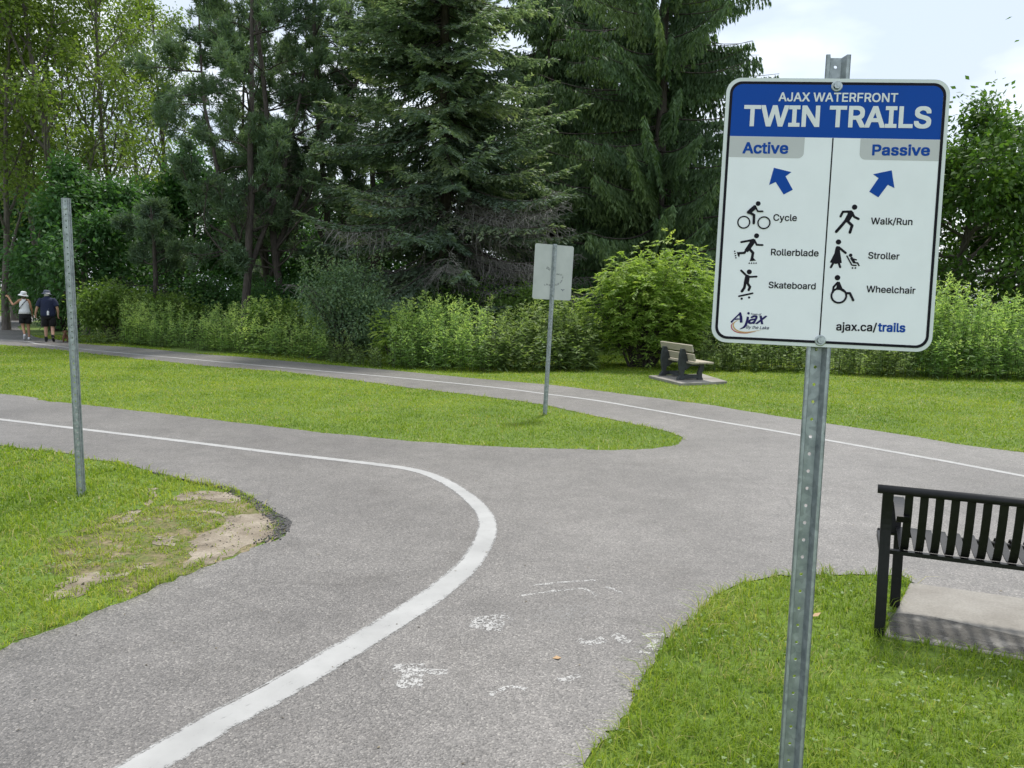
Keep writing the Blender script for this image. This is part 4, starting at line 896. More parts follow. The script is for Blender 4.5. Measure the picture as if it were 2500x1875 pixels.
def spruce(name, loc, H, label, seed, r0, zmin, hang=0.0, lmat='l_spruce', trunk_r=.22, zmax=14, nb=6, step=.34, dead=True, droopa=-.42, droopb=.30, ndl=.165, ndw=.062, tint=.45, shape=1.0, leanxy=(0, 0), group=None, gap=0.0):
    r = np.random.default_rng(seed); w = Wood(); lv = Leaves(); dw = Wood()
    T, _ = wander(r, (0, 0, -.1), (leanxy[0], leanxy[1], 1), H, 12, .012, (0, 0, .02)); R = trunk_r*(1-.93*np.linspace(0, 1, 13)); R[0] *= 1.25; w.tube(T, R, 8)
    z = zmin
    while z < min(H-.3, zmax):
        rad = r0*((H-z)/(H-zmin))**shape
        for i in range(nb):
            if r.random() < gap: continue
            az = r.uniform(0, 2*math.pi); Lb = rad*r.uniform(.62, 1.12); p = along(T, (z+r.uniform(-.15, .15)+.1)/H)
            out = np.array([math.cos(az), math.sin(az), 0]); s = np.linspace(0, 1, 7); a_ = droopa*r.uniform(.6, 1.35); b_ = droopb*r.uniform(.7, 1.3)
            curve = r.normal(0, .10); tang = np.array([-out[1], out[0], 0])
            P = p+np.outer(s*Lb, out)+np.outer(s**2*Lb*curve, tang)+np.outer(Lb*(a_*s+b_*s**2.2), [0, 0, 1]); w.tube(P, (.010+.013*Lb/3)*(1-.75*s), 4)
            bt = np.clip(tint+r.normal(0, .22), 0, 1); nt_ = max(4, int(Lb/.075)); isdead = dead and z < zmin+3.4 and r.random() < (.62 if out[0] > -.1 and out[1] < .4 else .16)
            for j in range(nt_):
                q = .10+.90*(j+r.random())/nt_; pp = along(P, q); dirb = nrm(along(P, min(1, q+.05))-along(P, max(0, q-.05))); side = 1 if j % 2 else -1
                if q > .93: dd = dirb
                else: dd = nrm(dirb*r.uniform(.5, .9)+tang*side*r.uniform(.6, .9)+np.array([0, 0, -.18-.25*r.random()]))
                tl = (.22+.34*Lb*(1-q)*.55)*r.uniform(.7, 1.25)
                if hang: 
                    dd = nrm(dd*(1-hang)+np.array([0, 0, -hang*1.4])); tl *= 1.0+hang*.5
                if isdead:
                    S, _ = wander(r, pp, dd, tl*1.5, 4, .22, (0, 0, -.18)); dw.tube(S, .011*(1-.7*np.linspace(0, 1, 5)), 3)
                    for _k in range(2):
                        p3 = along(S, r.uniform(.2, .9)); S2, _ = wander(r, p3, side_dir(r, dd, .8), tl*.6, 3, .25, (0, 0, -.12)); dw.tube(S2, .006, 3)
                    continue
                k = max(4, int(tl/.030)); tq = np.sort(r.random(k)); cc = pp+np.outer(tq*tl, dd)+np.outer((tq**2)*tl*(-.12 if not hang else -.05), [0, 0, 1])
                lat = nrm(np.cross(dd, [0, 0, 1])+1e-6); sg = np.where(r.random(k) < .5, -1, 1)
                spread = r.uniform(.35, 1.0, k)
                d_ = unit(dd[None]+lat[None]*(sg*spread)[:, None]+np.c_[r.normal(0, .18, (k, 2)), r.normal(.05, .28, k)])
                if hang: d_ = unit(d_+np.array([0, 0, -.5*hang]))
                nn = unit(np.c_[r.normal(0, .45, (k, 2)), np.ones(k)]); ll = ndl*r.uniform(.7, 1.35, k)*(1.15-.4*tq)
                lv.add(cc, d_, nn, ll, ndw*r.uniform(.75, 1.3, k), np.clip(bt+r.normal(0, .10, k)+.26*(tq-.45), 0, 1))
        z += step*r.uniform(.8, 1.2)
    ex = [('dead_branches', dw, MAT['twig_dead'])] if dead and dw.mb.v else []
    return tree_thing(name, loc, label, w, lv, MAT['bark_dark'], MAT[lmat], group, extra=ex)

def pine(name, loc, H, label, seed, trunk_r=.17, leanxy=(0, 0), zmin=1.6, zmax=13, spread=3.2, limbs=26, tint=.45, group=None, dense=1.0, forks=1, needle=.19, lowbare=.35):
    r = np.random.default_rng(seed); w = Wood(); lv = Leaves(); dw = Wood(); trunks = []
    T, _ = wander(r, (0, 0, -.1), (leanxy[0], leanxy[1], 1), H, 12, .05, (0, 0, .05)); w.tube(T, trunk_r*(1-.85*np.linspace(0, 1, 13)), 8); trunks.append(T)
    for f_ in range(forks):
        p = along(T, r.uniform(.12, .32)); az = r.uniform(0, 6.28); F_, _ = wander(r, p, (math.cos(az)*.55, math.sin(az)*.55, 1), H*.75, 9, .07, (0, 0, .09)); w.tube(F_, trunk_r*.6*(1-.8*np.linspace(0, 1, 10)), 7); trunks.append(F_)
    def tuft(c, d, t, k=24):
        d_ = unit(d[None]*1.0+r.normal(0, .62, (k, 3))); n_ = unit(r.normal(0, 1, (k, 3))); n_ = unit(n_-d_*np.sum(n_*d_, 1, keepdims=True))
        lv.add(c+r.normal(0, .05, (k, 3))-d[None]*.06*r.random((k, 1)), d_, n_, needle*r.uniform(.7, 1.25, k), .034*r.uniform(.7, 1.3, k), np.clip(t+r.normal(0, .12, k), 0, 1))
    for i in range(limbs):
        T = trunks[i % len(trunks)]; s = (i+r.random())/limbs; zz = zmin+(min(zmax, T[-1][2])-zmin)*s; k = int(np.argmin(np.abs(T[:, 2]-zz))); p = T[k]
        az = r.uniform(0, 2*math.pi); el = r.uniform(-.12, .5); Lb = spread*r.uniform(.45, 1.1)*(1.0-.25*s)
        P, _ = wander(r, p, (math.cos(az)*math.cos(el), math.sin(az)*math.cos(el), math.sin(el)), Lb, 7, .17, (0, 0, .04)); w.tube(P, (.012+.030*Lb/3)*(1-.75*np.linspace(0, 1, 8)), 5)
        bare = s < .25 and r.random() < lowbare; t0 = np.clip(tint+r.normal(0, .15), 0, 1)
        nsub = int(11*dense)
        for j in range(nsub):
            q = .25+.75*(j+r.random())/nsub; pp = along(P, q); dd = nrm(side_dir(r, nrm(P[-1]-P[0]), r.uniform(.4, 1.0))+np.array([0, 0, .18])); l2 = (.35+.55*(1-q))*r.uniform(.7, 1.3)*spread/3
            Q, _ = wander(r, pp, dd, l2, 4, .2, (0, 0, .06)); w.tube(Q, .010*(1-.6*np.linspace(0, 1, 5)), 3)
            if bare:
                for _k in range(3):
                    S, _ = wander(r, along(Q, r.random()), side_dir(r, dd, .9), l2*.6, 3, .3); w.tube(S, .005, 3)
                continue
            nt_ = 5
            for m_ in range(nt_):
                t = .35+.65*(m_+1)/nt_; c = along(Q, t)+r.normal(0, .07, 3); tuft(c, nrm(nrm(Q[-1]-Q[0])+r.normal(0, .45, 3)+np.array([0, 0, .25])), t0, 20)
    ex = [('dead_branches', dw, MAT['twig_dead'])] if dw.mb.v else []
    return tree_thing(name, loc, label, w, lv, MAT['bark_dark'], MAT['l_pine'], group, extra=ex)

def shrub(name, loc, rx, ry, H, label, seed, lmat, leaf=.07, asp=.5, n=260, k=26, sig=.16, droop=.3, tint=.45, z0=.1, group=None, shoots=0, lobes=7, stem='bark_dark', compound=False):
    r = np.random.default_rng(seed); w = Wood(); lv = Leaves()
    lob = [(np.array([r.uniform(-.55, .55)*rx, r.uniform(-.55, .55)*ry, H*r.uniform(.35, .68)]), r.uniform(.38, .6)) for _ in range(lobes)]
    lob.append((np.array([0, 0, H*.45]), .62)); lob.append((np.array([-.1*rx, 0, H*.62]), .42))
    for i in range(n):
        c0, s_ = lob[r.integers(len(lob))]; v = nrm(r.normal(0, 1, 3)); q = r.uniform(.72, 1.05); c = c0+v*np.array([rx, ry, H*.62])*s_*q
        c[2] = min(max(c[2], z0+r.uniform(0, .25)), H*r.uniform(.93, 1.04)); t = np.clip(tint+r.normal(0, .14), 0, 1)
        if compound:
            for _ in range(max(1, k//9)):
                st = c+r.normal(0, sig, 3); dd = nrm(np.r_[(st-c0)[:2]*1.2+r.normal(0, .4, 2), .12+r.normal(0, .3)]); kk = 9
                tq = np.linspace(.1, 1, kk); side = np.where(np.arange(kk) % 2, 1, -1); lat = nrm(np.cross(dd, [0, 0, 1])); cc = st+np.outer(tq*leaf*2.2, dd)+np.outer(tq**2*-leaf*.55, [0, 0, 1])
                d_ = unit(dd[None]*.7+lat[None]*(side*.8)[:, None]+np.array([0, 0, -.22])+r.normal(0, .15, (kk, 3))); nn = unit(np.c_[r.normal(0, .35, (kk, 2)), np.ones(kk)]); ll = leaf*r.uniform(.8, 1.3, kk)
                lv.add(cc, d_, nn, ll, ll*asp, np.clip(t+r.normal(0, .1, kk), 0, 1))
        else: cluster(lv, c, int(k*r.uniform(.6, 1.3)), sig, leaf, asp, t, droop, .8, r=r)
        if i % 5 == 0:
            st = np.array([c[0]*.18, c[1]*.18, -.05]); m_ = (st+c)/2+np.array([0, 0, .15*H])*.6; w.tube(catmull([st, m_, c], 3), np.linspace(.016, .004, 7), 4)
    for i in range(shoots):
        a = r.uniform(0, 6.28); q = r.uniform(.3, .9); st = np.array([math.cos(a)*rx*q, math.sin(a)*ry*q, H*.78]); P, _ = wander(r, st, (math.cos(a)*.25, math.sin(a)*.25, 1), r.uniform(.4, .9), 5, .06); w.tube(P, .005, 3)
        for s in np.linspace(.1, 1, 10): cluster(lv, along(P, s), 5, .03, leaf*.9, asp, tint+.2, -.3, 1, r=r)
    return tree_thing(name, loc, label, w, lv, MAT[stem], MAT[lmat], group, 'shrub', 'stems', 'foliage')

def AT(px, depth): return ((px-1250)/FPX*depth*1.0, depth)

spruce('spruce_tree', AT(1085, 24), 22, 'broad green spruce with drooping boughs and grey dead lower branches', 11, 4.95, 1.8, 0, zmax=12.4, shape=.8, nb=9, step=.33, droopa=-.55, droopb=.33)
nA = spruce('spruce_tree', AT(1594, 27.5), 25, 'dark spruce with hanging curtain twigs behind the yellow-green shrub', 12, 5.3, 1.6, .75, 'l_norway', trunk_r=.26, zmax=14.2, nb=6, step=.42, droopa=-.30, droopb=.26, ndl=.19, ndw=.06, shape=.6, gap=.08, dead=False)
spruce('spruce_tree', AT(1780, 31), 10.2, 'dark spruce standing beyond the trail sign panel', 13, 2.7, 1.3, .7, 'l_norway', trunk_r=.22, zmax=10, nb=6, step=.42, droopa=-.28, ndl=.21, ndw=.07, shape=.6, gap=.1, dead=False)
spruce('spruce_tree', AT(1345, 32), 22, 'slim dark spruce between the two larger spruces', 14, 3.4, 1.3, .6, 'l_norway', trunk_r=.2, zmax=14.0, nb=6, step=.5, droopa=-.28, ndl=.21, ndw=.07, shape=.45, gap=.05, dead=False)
def copy_tree(src, loc, rotz, scale, label, group=None):
    """the same tree again: copies share their meshes"""
    e = src.copy(); COL.objects.link(e); e.location = (loc[0], loc[1], 0); e.rotation_euler = (0, 0, rotz); e.scale = (scale[0], scale[0], scale[1]); e['label'] = label
    if group: e['group'] = group
    for ch in src.children:
        c = ch.copy(); COL.objects.link(c); c.parent = e
    return e
pA = pine('pine_tree', AT(596, 25), 15, 'forked pine with a straight bare lower trunk behind the goldenrod', 21, .15, (-.02, 0), 2.4, 12.5, 3.0, 46, forks=2)
pB = pine('pine_tree', AT(705, 26.5), 16, 'dense pine with curved trunk left of the green spruce', 22, .15, (-.05, 0), 1.8, 12.8, 3.1, 48, forks=1)
copy_tree(nA, AT(1455, 34), 2.4, (1, 1.08), 'dark spruce filling the gap behind the two hanging spruces')
copy_tree(pA, AT(890, 31), 5.2, (1.1, 1.05), 'pine top showing left of the broad spruce')
copy_tree(pB, AT(795, 29.5), 2.1, (1.05, 1.02), 'shaded pine half hidden behind the broad spruce')
copy_tree(pA, AT(655, 31), 3.7, (.95, .95), 'tufted pine standing behind the forked and curved pines')
pine('pine_tree', AT(376, 28), 4.8, 'short pine with broken bare branches above the leafy shrub', 24, .15, (.02, 0), 1.2, 4.6, 1.9, 20, forks=0, lowbare=.9)
GA = 'yellowing trees left of the pines'
def mk_ash(px, dp, H, lb, seed, ln, dens, tr): return broadleaf('ash_tree', AT(px, dp), H, lb, seed, trunk_r=tr, limbs=15, start=.18, leaf=.175, lmat='l_ash', dens=dens, sig=.25, limb_len=.30, ang=.66, tint=.45, leanxy=ln, clump=12, sub=6, up=.14, group=GA)
a0 = mk_ash(183, 33, 17, 'thick-trunked yellowing tree rising behind the dark maple', 40, (-.05, 0), 1.05, .2)
a1 = mk_ash(300, 36, 18, 'slender yellowing tree with forked pale trunk left of the pines', 41, (0, 0), .7, .14)
a2 = mk_ash(110, 36, 16, 'yellowing tree leaning away above the walkers', 43, (-.06, 0), 1.0, .14)
copy_tree(a1, AT(215, 40), 1.9, (1, 1), 'straight thin yellowing tree among the left tree group')
copy_tree(a1, AT(345, 43), 4.0, (1, .95), 'thin yellowing tree close beside the forked pine')
copy_tree(a2, AT(15, 33), 2.6, (1.05, .95), 'yellowing tree with low spreading boughs beyond the path curve')
copy_tree(a0, AT(430, 46), 1.2, (1, 1), 'sparse yellowing tree showing through the pine boughs')
copy_tree(a0, AT(40, 44), 5.0, (1.1, 1), 'broad yellowing tree behind the old willow')
mD = broadleaf('maple_tree', AT(215, 30), 5.6, 'low dense dark maple behind the two walkers', 60, trunk_r=.14, limbs=18, start=.12, leaf=.19, lmat='l_dark', dens=1.0, sig=.27, limb_len=.52, ang=1.1, tint=.45, clump=15, sub=7, up=.02)
for i, (px, dp, rz, sc, lb) in enumerate([(480, 37, 1.0, (1.2, 1.25), 'dark-leaved tree showing between the pine trunks'), (690, 38, 2.0, (1.3, 1.15), 'dark-leaved tree behind the curved pine trunk'), (930, 36, 3.3, (1.3, 1.1), 'dark-leaved tree behind the green spruce'), (1240, 38, 4.2, (1.2, .95), 'dark-leaved tree behind the back of the sign'), (1480, 38, 5.1, (1.35, 1.15), 'dark-leaved tree behind the hanging spruce'), (1720, 37, .4, (1.3, 1.1), 'dark-leaved tree right of the hanging spruce'), (60, 40, 2.7, (1.2, 1.1), 'dark-leaved tree behind the pointing walker')]):
    copy_tree(mD, AT(px, dp), rz, sc, lb, 'dark background trees')
mD['group'] = 'dark background trees'
broadleaf('maple_tree', (15.2, 27), 6.5, 'dense round maple behind the tall weeds beyond the trail sign', 61, trunk_r=.2, limbs=30, start=.05, leaf=.19, lmat='l_maple', dens=1.0, sig=.27, limb_len=.72, ang=1.2, tint=.5, clump=17, sub=8, up=.02)
broadleaf('willow_tree', G(40, 765), 13, 'old willow with massive trunk beside the far path bend', 62, trunk_r=.72, limbs=12, start=.30, leaf=.30, lmat='l_ash', dens=1.0, sig=.5, limb_len=.36, ang=.9, tint=.25, clump=12, sub=6, up=.05)
broadleaf('maple_tree', (13.25, 12.2), 13.5, 'maple bough tips hanging in from beside the lawn', 63, trunk_r=.2, limbs=18, start=.46, leaf=.13, lmat='l_maple', dens=1.0, sig=.2, limb_len=.34, ang=1.5, tint=.5, clump=10, sub=6, up=.0)

shrub('dogwood_shrub', AT(285, 26.6), 1.5, 1.2, 2.15, 'broad-leaved green shrub at the path edge behind the bare post', 71, 'l_dogwood', .12, .58, 330, 26, .16)
shrub('dogwood_shrub', AT(395, 27), 1.7, 1.2, 1.75, 'lower broad-leaved shrub behind the goldenrod near the bare post', 72, 'l_dogwood', .12, .58, 280, 26, .17, tint=.3)
shrub('honeysuckle_shrub', AT(845, 20.4), 1.4, 1.2, 2.8, 'dense grey-green shrub with upright shoots below the green spruce', 73, 'l_honey', .075, .55, 560, 36, .15, shoots=10)
shrub('boxelder_shrub', AT(1560, 18.9), 1.75, 1.4, 3.05, 'large yellow-green leafy shrub beside the plank bench', 74, 'l_box', .105, .40, 900, 36, .13, compound=True, lobes=14)
und = [(140, 33, 2.2, 2.8, 'dark understorey bush behind the walkers'), (480, 29, 2.2, 2.6, 'dark understorey bush below the forked pine'), (620, 28, 2.0, 2.2, 'low shaded bush at the foot of the forked pine'), (740, 26.5, 1.8, 2.4, 'shaded bush left of the grey-green shrub'), (960, 24.5, 1.8, 2.0, 'shaded bush under the dead spruce branches'), (1130, 22.5, 1.6, 2.2, 'mid-green bush under the spruce beside the sign back'), (1290, 24, 1.9, 2.3, 'mid-green bush behind the back of the sign'), (1420, 26, 2.0, 2.6, 'dark bush under the hanging spruce'), (1720, 24.5, 2.1, 2.4, 'dark bush right of the yellow-green shrub'), (1880, 25, 2.2, 2.0, 'dark bush beyond the trail sign panel')]
und_src = {}
for i, (px, dp, w_, h_, lb) in enumerate(und):
    km = 'l_maple' if i in (5, 6) else 'l_dark'; key = (km, i % 2)
    if key not in und_src:
        und_src[key] = (shrub('understorey_shrub', AT(px, dp), 2.0, 1.3, 2.4, lb, 80+i, km, .125, .55, 330, 30, .22, group='understorey bushes below the trees'))
        und_src[key].scale = (w_/2.0, 1, h_/2.4)
    else: copy_tree(und_src[key], AT(px, dp), i*1.3, (w_/2.0, h_/2.4), lb, 'understorey bushes below the trees')

# goldenrod and other tall weeds
def weeds(name, label, area, n, h, lmat, seed, plume=.6, leafl=.10, leafw=.017, tint=.45, cat='weeds', hvar=.2):
    """area: list of ground corner points (polygon)"""
    r = np.random.default_rng(seed); A = np.array(area); lo, hi = A.min(0), A.max(0); w = Wood(); lv = Leaves(); cnt = 0
    while cnt < n:
        p = r.uniform(lo, hi)
        if not inside(np.array([p[0]]), np.array([p[1]]), A)[0]: continue
        cnt += 1
        patch = vnoise(np.array([p[0]]), np.array([p[1]]), 1.1, seed)[0]
        if r.random() > .35+patch: cnt -= 1; continue
        fe = edge_dist(np.array([p[0]]), np.array([p[1]]), A[:len(A)//2])[0]; slope = min(1, .45+.55*fe/.9)
        hh = h*(1-hvar+hvar*2*patch*.8)*r.uniform(.72, 1.18)*slope; ln = r.normal(0, .07, 2); tp = np.array([p[0]+ln[0]*hh, p[1]+ln[1]*hh, hh]); b_ = np.array([p[0], p[1], 0])
        w.tube([b_, (b_+tp)/2+np.r_[r.normal(0, .02, 2), 0], tp], [.006, .005, .003], 3)
        k = int(hh/.040); s = r.uniform(.10, .98, k); c = b_+np.outer(s, tp-b_); a = np.arange(k)*2.4+r.uniform(0, 6.28)
        el = r.uniform(-.35, .6, k); d = unit(np.c_[np.cos(a)*np.cos(el), np.sin(a)*np.cos(el), np.sin(el)]); nn = unit(np.c_[r.normal(0, .3, (k, 2)), np.ones(k)])
        t0 = np.clip(tint+.35*(patch-.5)+r.normal(0, .15), 0, 1); l = leafl*r.uniform(.7, 1.3, k)*(1.15-.55*s)
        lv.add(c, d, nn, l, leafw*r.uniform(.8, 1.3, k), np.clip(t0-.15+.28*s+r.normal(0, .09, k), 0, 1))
        if r.random() < plume:
            k = 18; s = r.random(k); c = tp+np.c_[r.normal(0, .045, (k, 2))*(1-s)[:, None]*1.5, s*.24-.07]; a = r.uniform(0, 6.28, k); d = unit(np.c_[np.cos(a)*.8, np.sin(a)*.8, r.uniform(.1, .9, k)])
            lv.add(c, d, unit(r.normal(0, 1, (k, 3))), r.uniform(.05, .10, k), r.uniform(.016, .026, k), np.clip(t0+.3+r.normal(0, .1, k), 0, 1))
    e = empty(name, (0, 0, 0)); 
    o = obj(name, lv.mesh(name), MAT[lmat]); bpy.data.objects.remove(e); tag(o, label, cat, kind='stuff')
    me2 = w.mb.mesh('stems', recalc=False); s_ = obj('stems', me2, MAT['stem'], o); s_['kind'] = 'stuff'
    return o
def band(pxs, depth_back):
    front = [G(x, y) for x, y in pxs]; back = [q*(1+depth_back/np.linalg.norm(q)) for q in front]; return front+back[::-1]
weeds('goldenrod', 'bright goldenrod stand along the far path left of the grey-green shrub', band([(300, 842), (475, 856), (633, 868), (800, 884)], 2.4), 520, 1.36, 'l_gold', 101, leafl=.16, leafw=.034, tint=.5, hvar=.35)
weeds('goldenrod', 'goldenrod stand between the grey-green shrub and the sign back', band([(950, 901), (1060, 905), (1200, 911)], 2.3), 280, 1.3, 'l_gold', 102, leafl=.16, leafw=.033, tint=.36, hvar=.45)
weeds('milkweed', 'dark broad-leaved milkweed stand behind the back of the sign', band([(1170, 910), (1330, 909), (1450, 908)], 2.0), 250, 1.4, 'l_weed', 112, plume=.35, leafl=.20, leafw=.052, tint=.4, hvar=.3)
shrub('boxelder_sapling', AT(955, 18.6), .45, .4, 1.35, 'small yellow-green sapling beside the grey-green shrub', 75, 'l_box', .10, .4, 60, 27, .1, compound=True, lobes=3)
shrub('dogwood_shrub', AT(705, 22.6), 1.0, .8, 1.6, 'rounded green shrub behind the goldenrod near the grey-green shrub', 76, 'l_dogwood', .11, .55, 170, 26, .15, tint=.35)
shrub('dogwood_shrub', AT(1300, 21.5), 1.1, .8, 2.1, 'mid-green shrub rising behind the milkweed stand', 77, 'l_dogwood', .11, .55, 190, 26, .16, tint=.25)
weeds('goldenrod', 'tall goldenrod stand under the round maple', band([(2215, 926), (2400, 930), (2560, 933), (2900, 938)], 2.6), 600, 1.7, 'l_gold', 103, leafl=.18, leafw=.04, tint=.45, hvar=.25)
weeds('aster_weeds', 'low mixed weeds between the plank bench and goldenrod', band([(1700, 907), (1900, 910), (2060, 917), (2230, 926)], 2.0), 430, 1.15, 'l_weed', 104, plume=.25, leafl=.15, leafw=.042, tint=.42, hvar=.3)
weeds('leafy_weeds', 'low leafy weeds below the broad-leaved shrub at path edge', band([(190, 838), (300, 842), (420, 851)], 1.0), 140, .55, 'l_weed', 105, plume=0, leafl=.12, leafw=.05)
weeds('leafy_weeds', 'low leafy weeds in front of the grey-green shrub', band([(800, 886), (930, 899)], .9), 110, .7, 'l_weed', 106, plume=.1, leafl=.11, leafw=.03)
weeds('bright_weeds', 'bright grassy weeds beyond the far path bend', band([(-60, 766), (0, 762), (28, 760)], 3.0), 160, 2.3, 'l_gold', 107, leafl=.3, leafw=.07, tint=.7)

# ------------------------------------------------------------------ people and dog
def skin(name, nodes, edges, root, sub=2):
    me = bpy.data.meshes.new(name); me.from_pydata([n_[0] for n_ in nodes], edges, []); o = bpy.data.objects.new(name, me); COL.objects.link(o)
    md = o.modifiers.new('skin', 'SKIN'); md.use_smooth_shade = True
    if not me.skin_vertices: me.skin_vertices.new() if hasattr(me.skin_vertices, 'new') else None
    sv = me.skin_vertices[0].data
    for i, n_ in enumerate(nodes):
        rr_ = n_[1]; sv[i].radius = (rr_, rr_) if np.isscalar(rr_) else rr_
        sv[i].use_root = (i == root)
    s = o.modifiers.new('sub', 'SUBSURF'); s.levels = sub; s.render_levels = sub
    dg = bpy.context.evaluated_depsgraph_get(); dg.update(); out = bpy.data.meshes.new_from_object(o.evaluated_get(dg)); bpy.data.objects.remove(o); out.name = name
    return out
def hand(nodes, edges, wrist_i, wrist, dirv, side, curl=.5):
    """palm and five fingers from the wrist along dirv; side = direction of the thumb"""
    dirv = nrm(dirv); side = nrm(np.asarray(side)-dirv*np.dot(side, dirv)); nn = np.cross(dirv, side)
    p = np.asarray(wrist)+dirv*.055; nodes.append((tuple(p), (.026, .018))); pi = len(nodes)-1; edges.append((wrist_i, pi))
    for k, (off, ln) in enumerate(((.026, .060), (.009, .070), (-.008, .066), (-.024, .052))):
        a = p+dirv*.035+side*off; b_ = a+dirv*ln*.55+nn*ln*.15*curl; c_ = b_+dirv*ln*.3+nn*ln*.5*curl
        for q, rr_ in ((a, .0095), (b_, .0088), (c_, .008)): nodes.append((tuple(q), rr_))
        i = len(nodes); edges += [(pi, i-3), (i-3, i-2), (i-2, i-1)]
    a = np.asarray(wrist)+dirv*.035+side*.034; b_ = a+dirv*.03+side*.022; nodes.append((tuple(a), .011)); nodes.append((tuple(b_), .009)); i = len(nodes); edges += [(pi, i-2), (i-2, i-1)]
def add_chain(nodes, edges, start, pts):
    last = start
    for p, rr_ in pts: nodes.append((tuple(p), rr_)); edges.append((last, len(nodes)-1)); last = len(nodes)-1
    return last
def torso_mesh(rings, sleeves, n=18):
    mb = MB(); mb.loft(rings, n)
    for pts, rr_ in sleeves: mb.tube(catmull(pts, 3), np.interp(np.linspace(0, 1, (len(pts)-1)*3+1), np.linspace(0, 1, len(rr_)), rr_), 12)
    return mb
def hat(c, r_, brim, h, tilt, drop):
    mb = MB(); mb.lathe([(0, h), (r_*.55, h*.99), (r_*.88, h*.86), (r_, h*.5), (r_*1.04, 0), (brim*.8, -drop*.5), (brim, -drop), (brim*.99, -drop-.008), (brim*.78, -drop*.5-.010), (r_*1.0, -.012)], 20)
    me = mb.mesh('hat'); me.transform(Matrix.Translation(c) @ Matrix.Rotation(tilt[0], 4, 'X') @ Matrix.Rotation(tilt[1], 4, 'Y')); return me
def shoe(foot, heel, toe, up):
    """heel and toe points on the sole line"""
    heel = np.asarray(heel, float); toe = np.asarray(toe, float); d = toe-heel; mb = MB(); up = nrm(up); rings = []; lat = nrm(np.cross(d, up)); n = 10; V = []; m_ = 6
    for s, wd, hh in ((0, .022, .03), (.08, .036, .075), (.3, .038, .09), (.55, .043, .065), (.85, .040, .045), (1, .018, .025)):
        c = heel+d*s
        for i in range(n):
            a = 2*math.pi*i/n; V.append(c+lat*wd*math.cos(a)+up*(hh*.5+hh*.5*math.sin(a)))
    F = [(j*n+i, j*n+(i+1) % n, (j+1)*n+(i+1) % n, (j+1)*n+i) for j in range(m_-1) for i in range(n)]+[tuple(range(n))[::-1], tuple((m_-1)*n+i for i in range(n))]
    mb.add(V, F); return mb.mesh('shoe')
def face(e, c, fwd, mat_hair, beard=False):
    fwd = nrm(fwd); lat = nrm(np.cross(fwd, [0, 0, 1])); c = np.asarray(c)
    for s in (-1, 1):
        mb = MB(); mb.lathe([(0, .012), (.009, .008), (.012, 0), (.009, -.008), (0, -.012)], 8, tuple(c+fwd*.083+lat*s*.032+np.array([0, 0, .01]))); obj('eye', mb.mesh('eye'), MAT['eye'], e)
    mb = MB(); mb.loft([(c+fwd*.090+np.array([0, 0, -.052]), .024, .012), (c+fwd*.092+np.array([0, 0, -.044]), .026, .012)], 8); obj('mouth', mb.mesh('mouth'), MAT['skin1'], e)
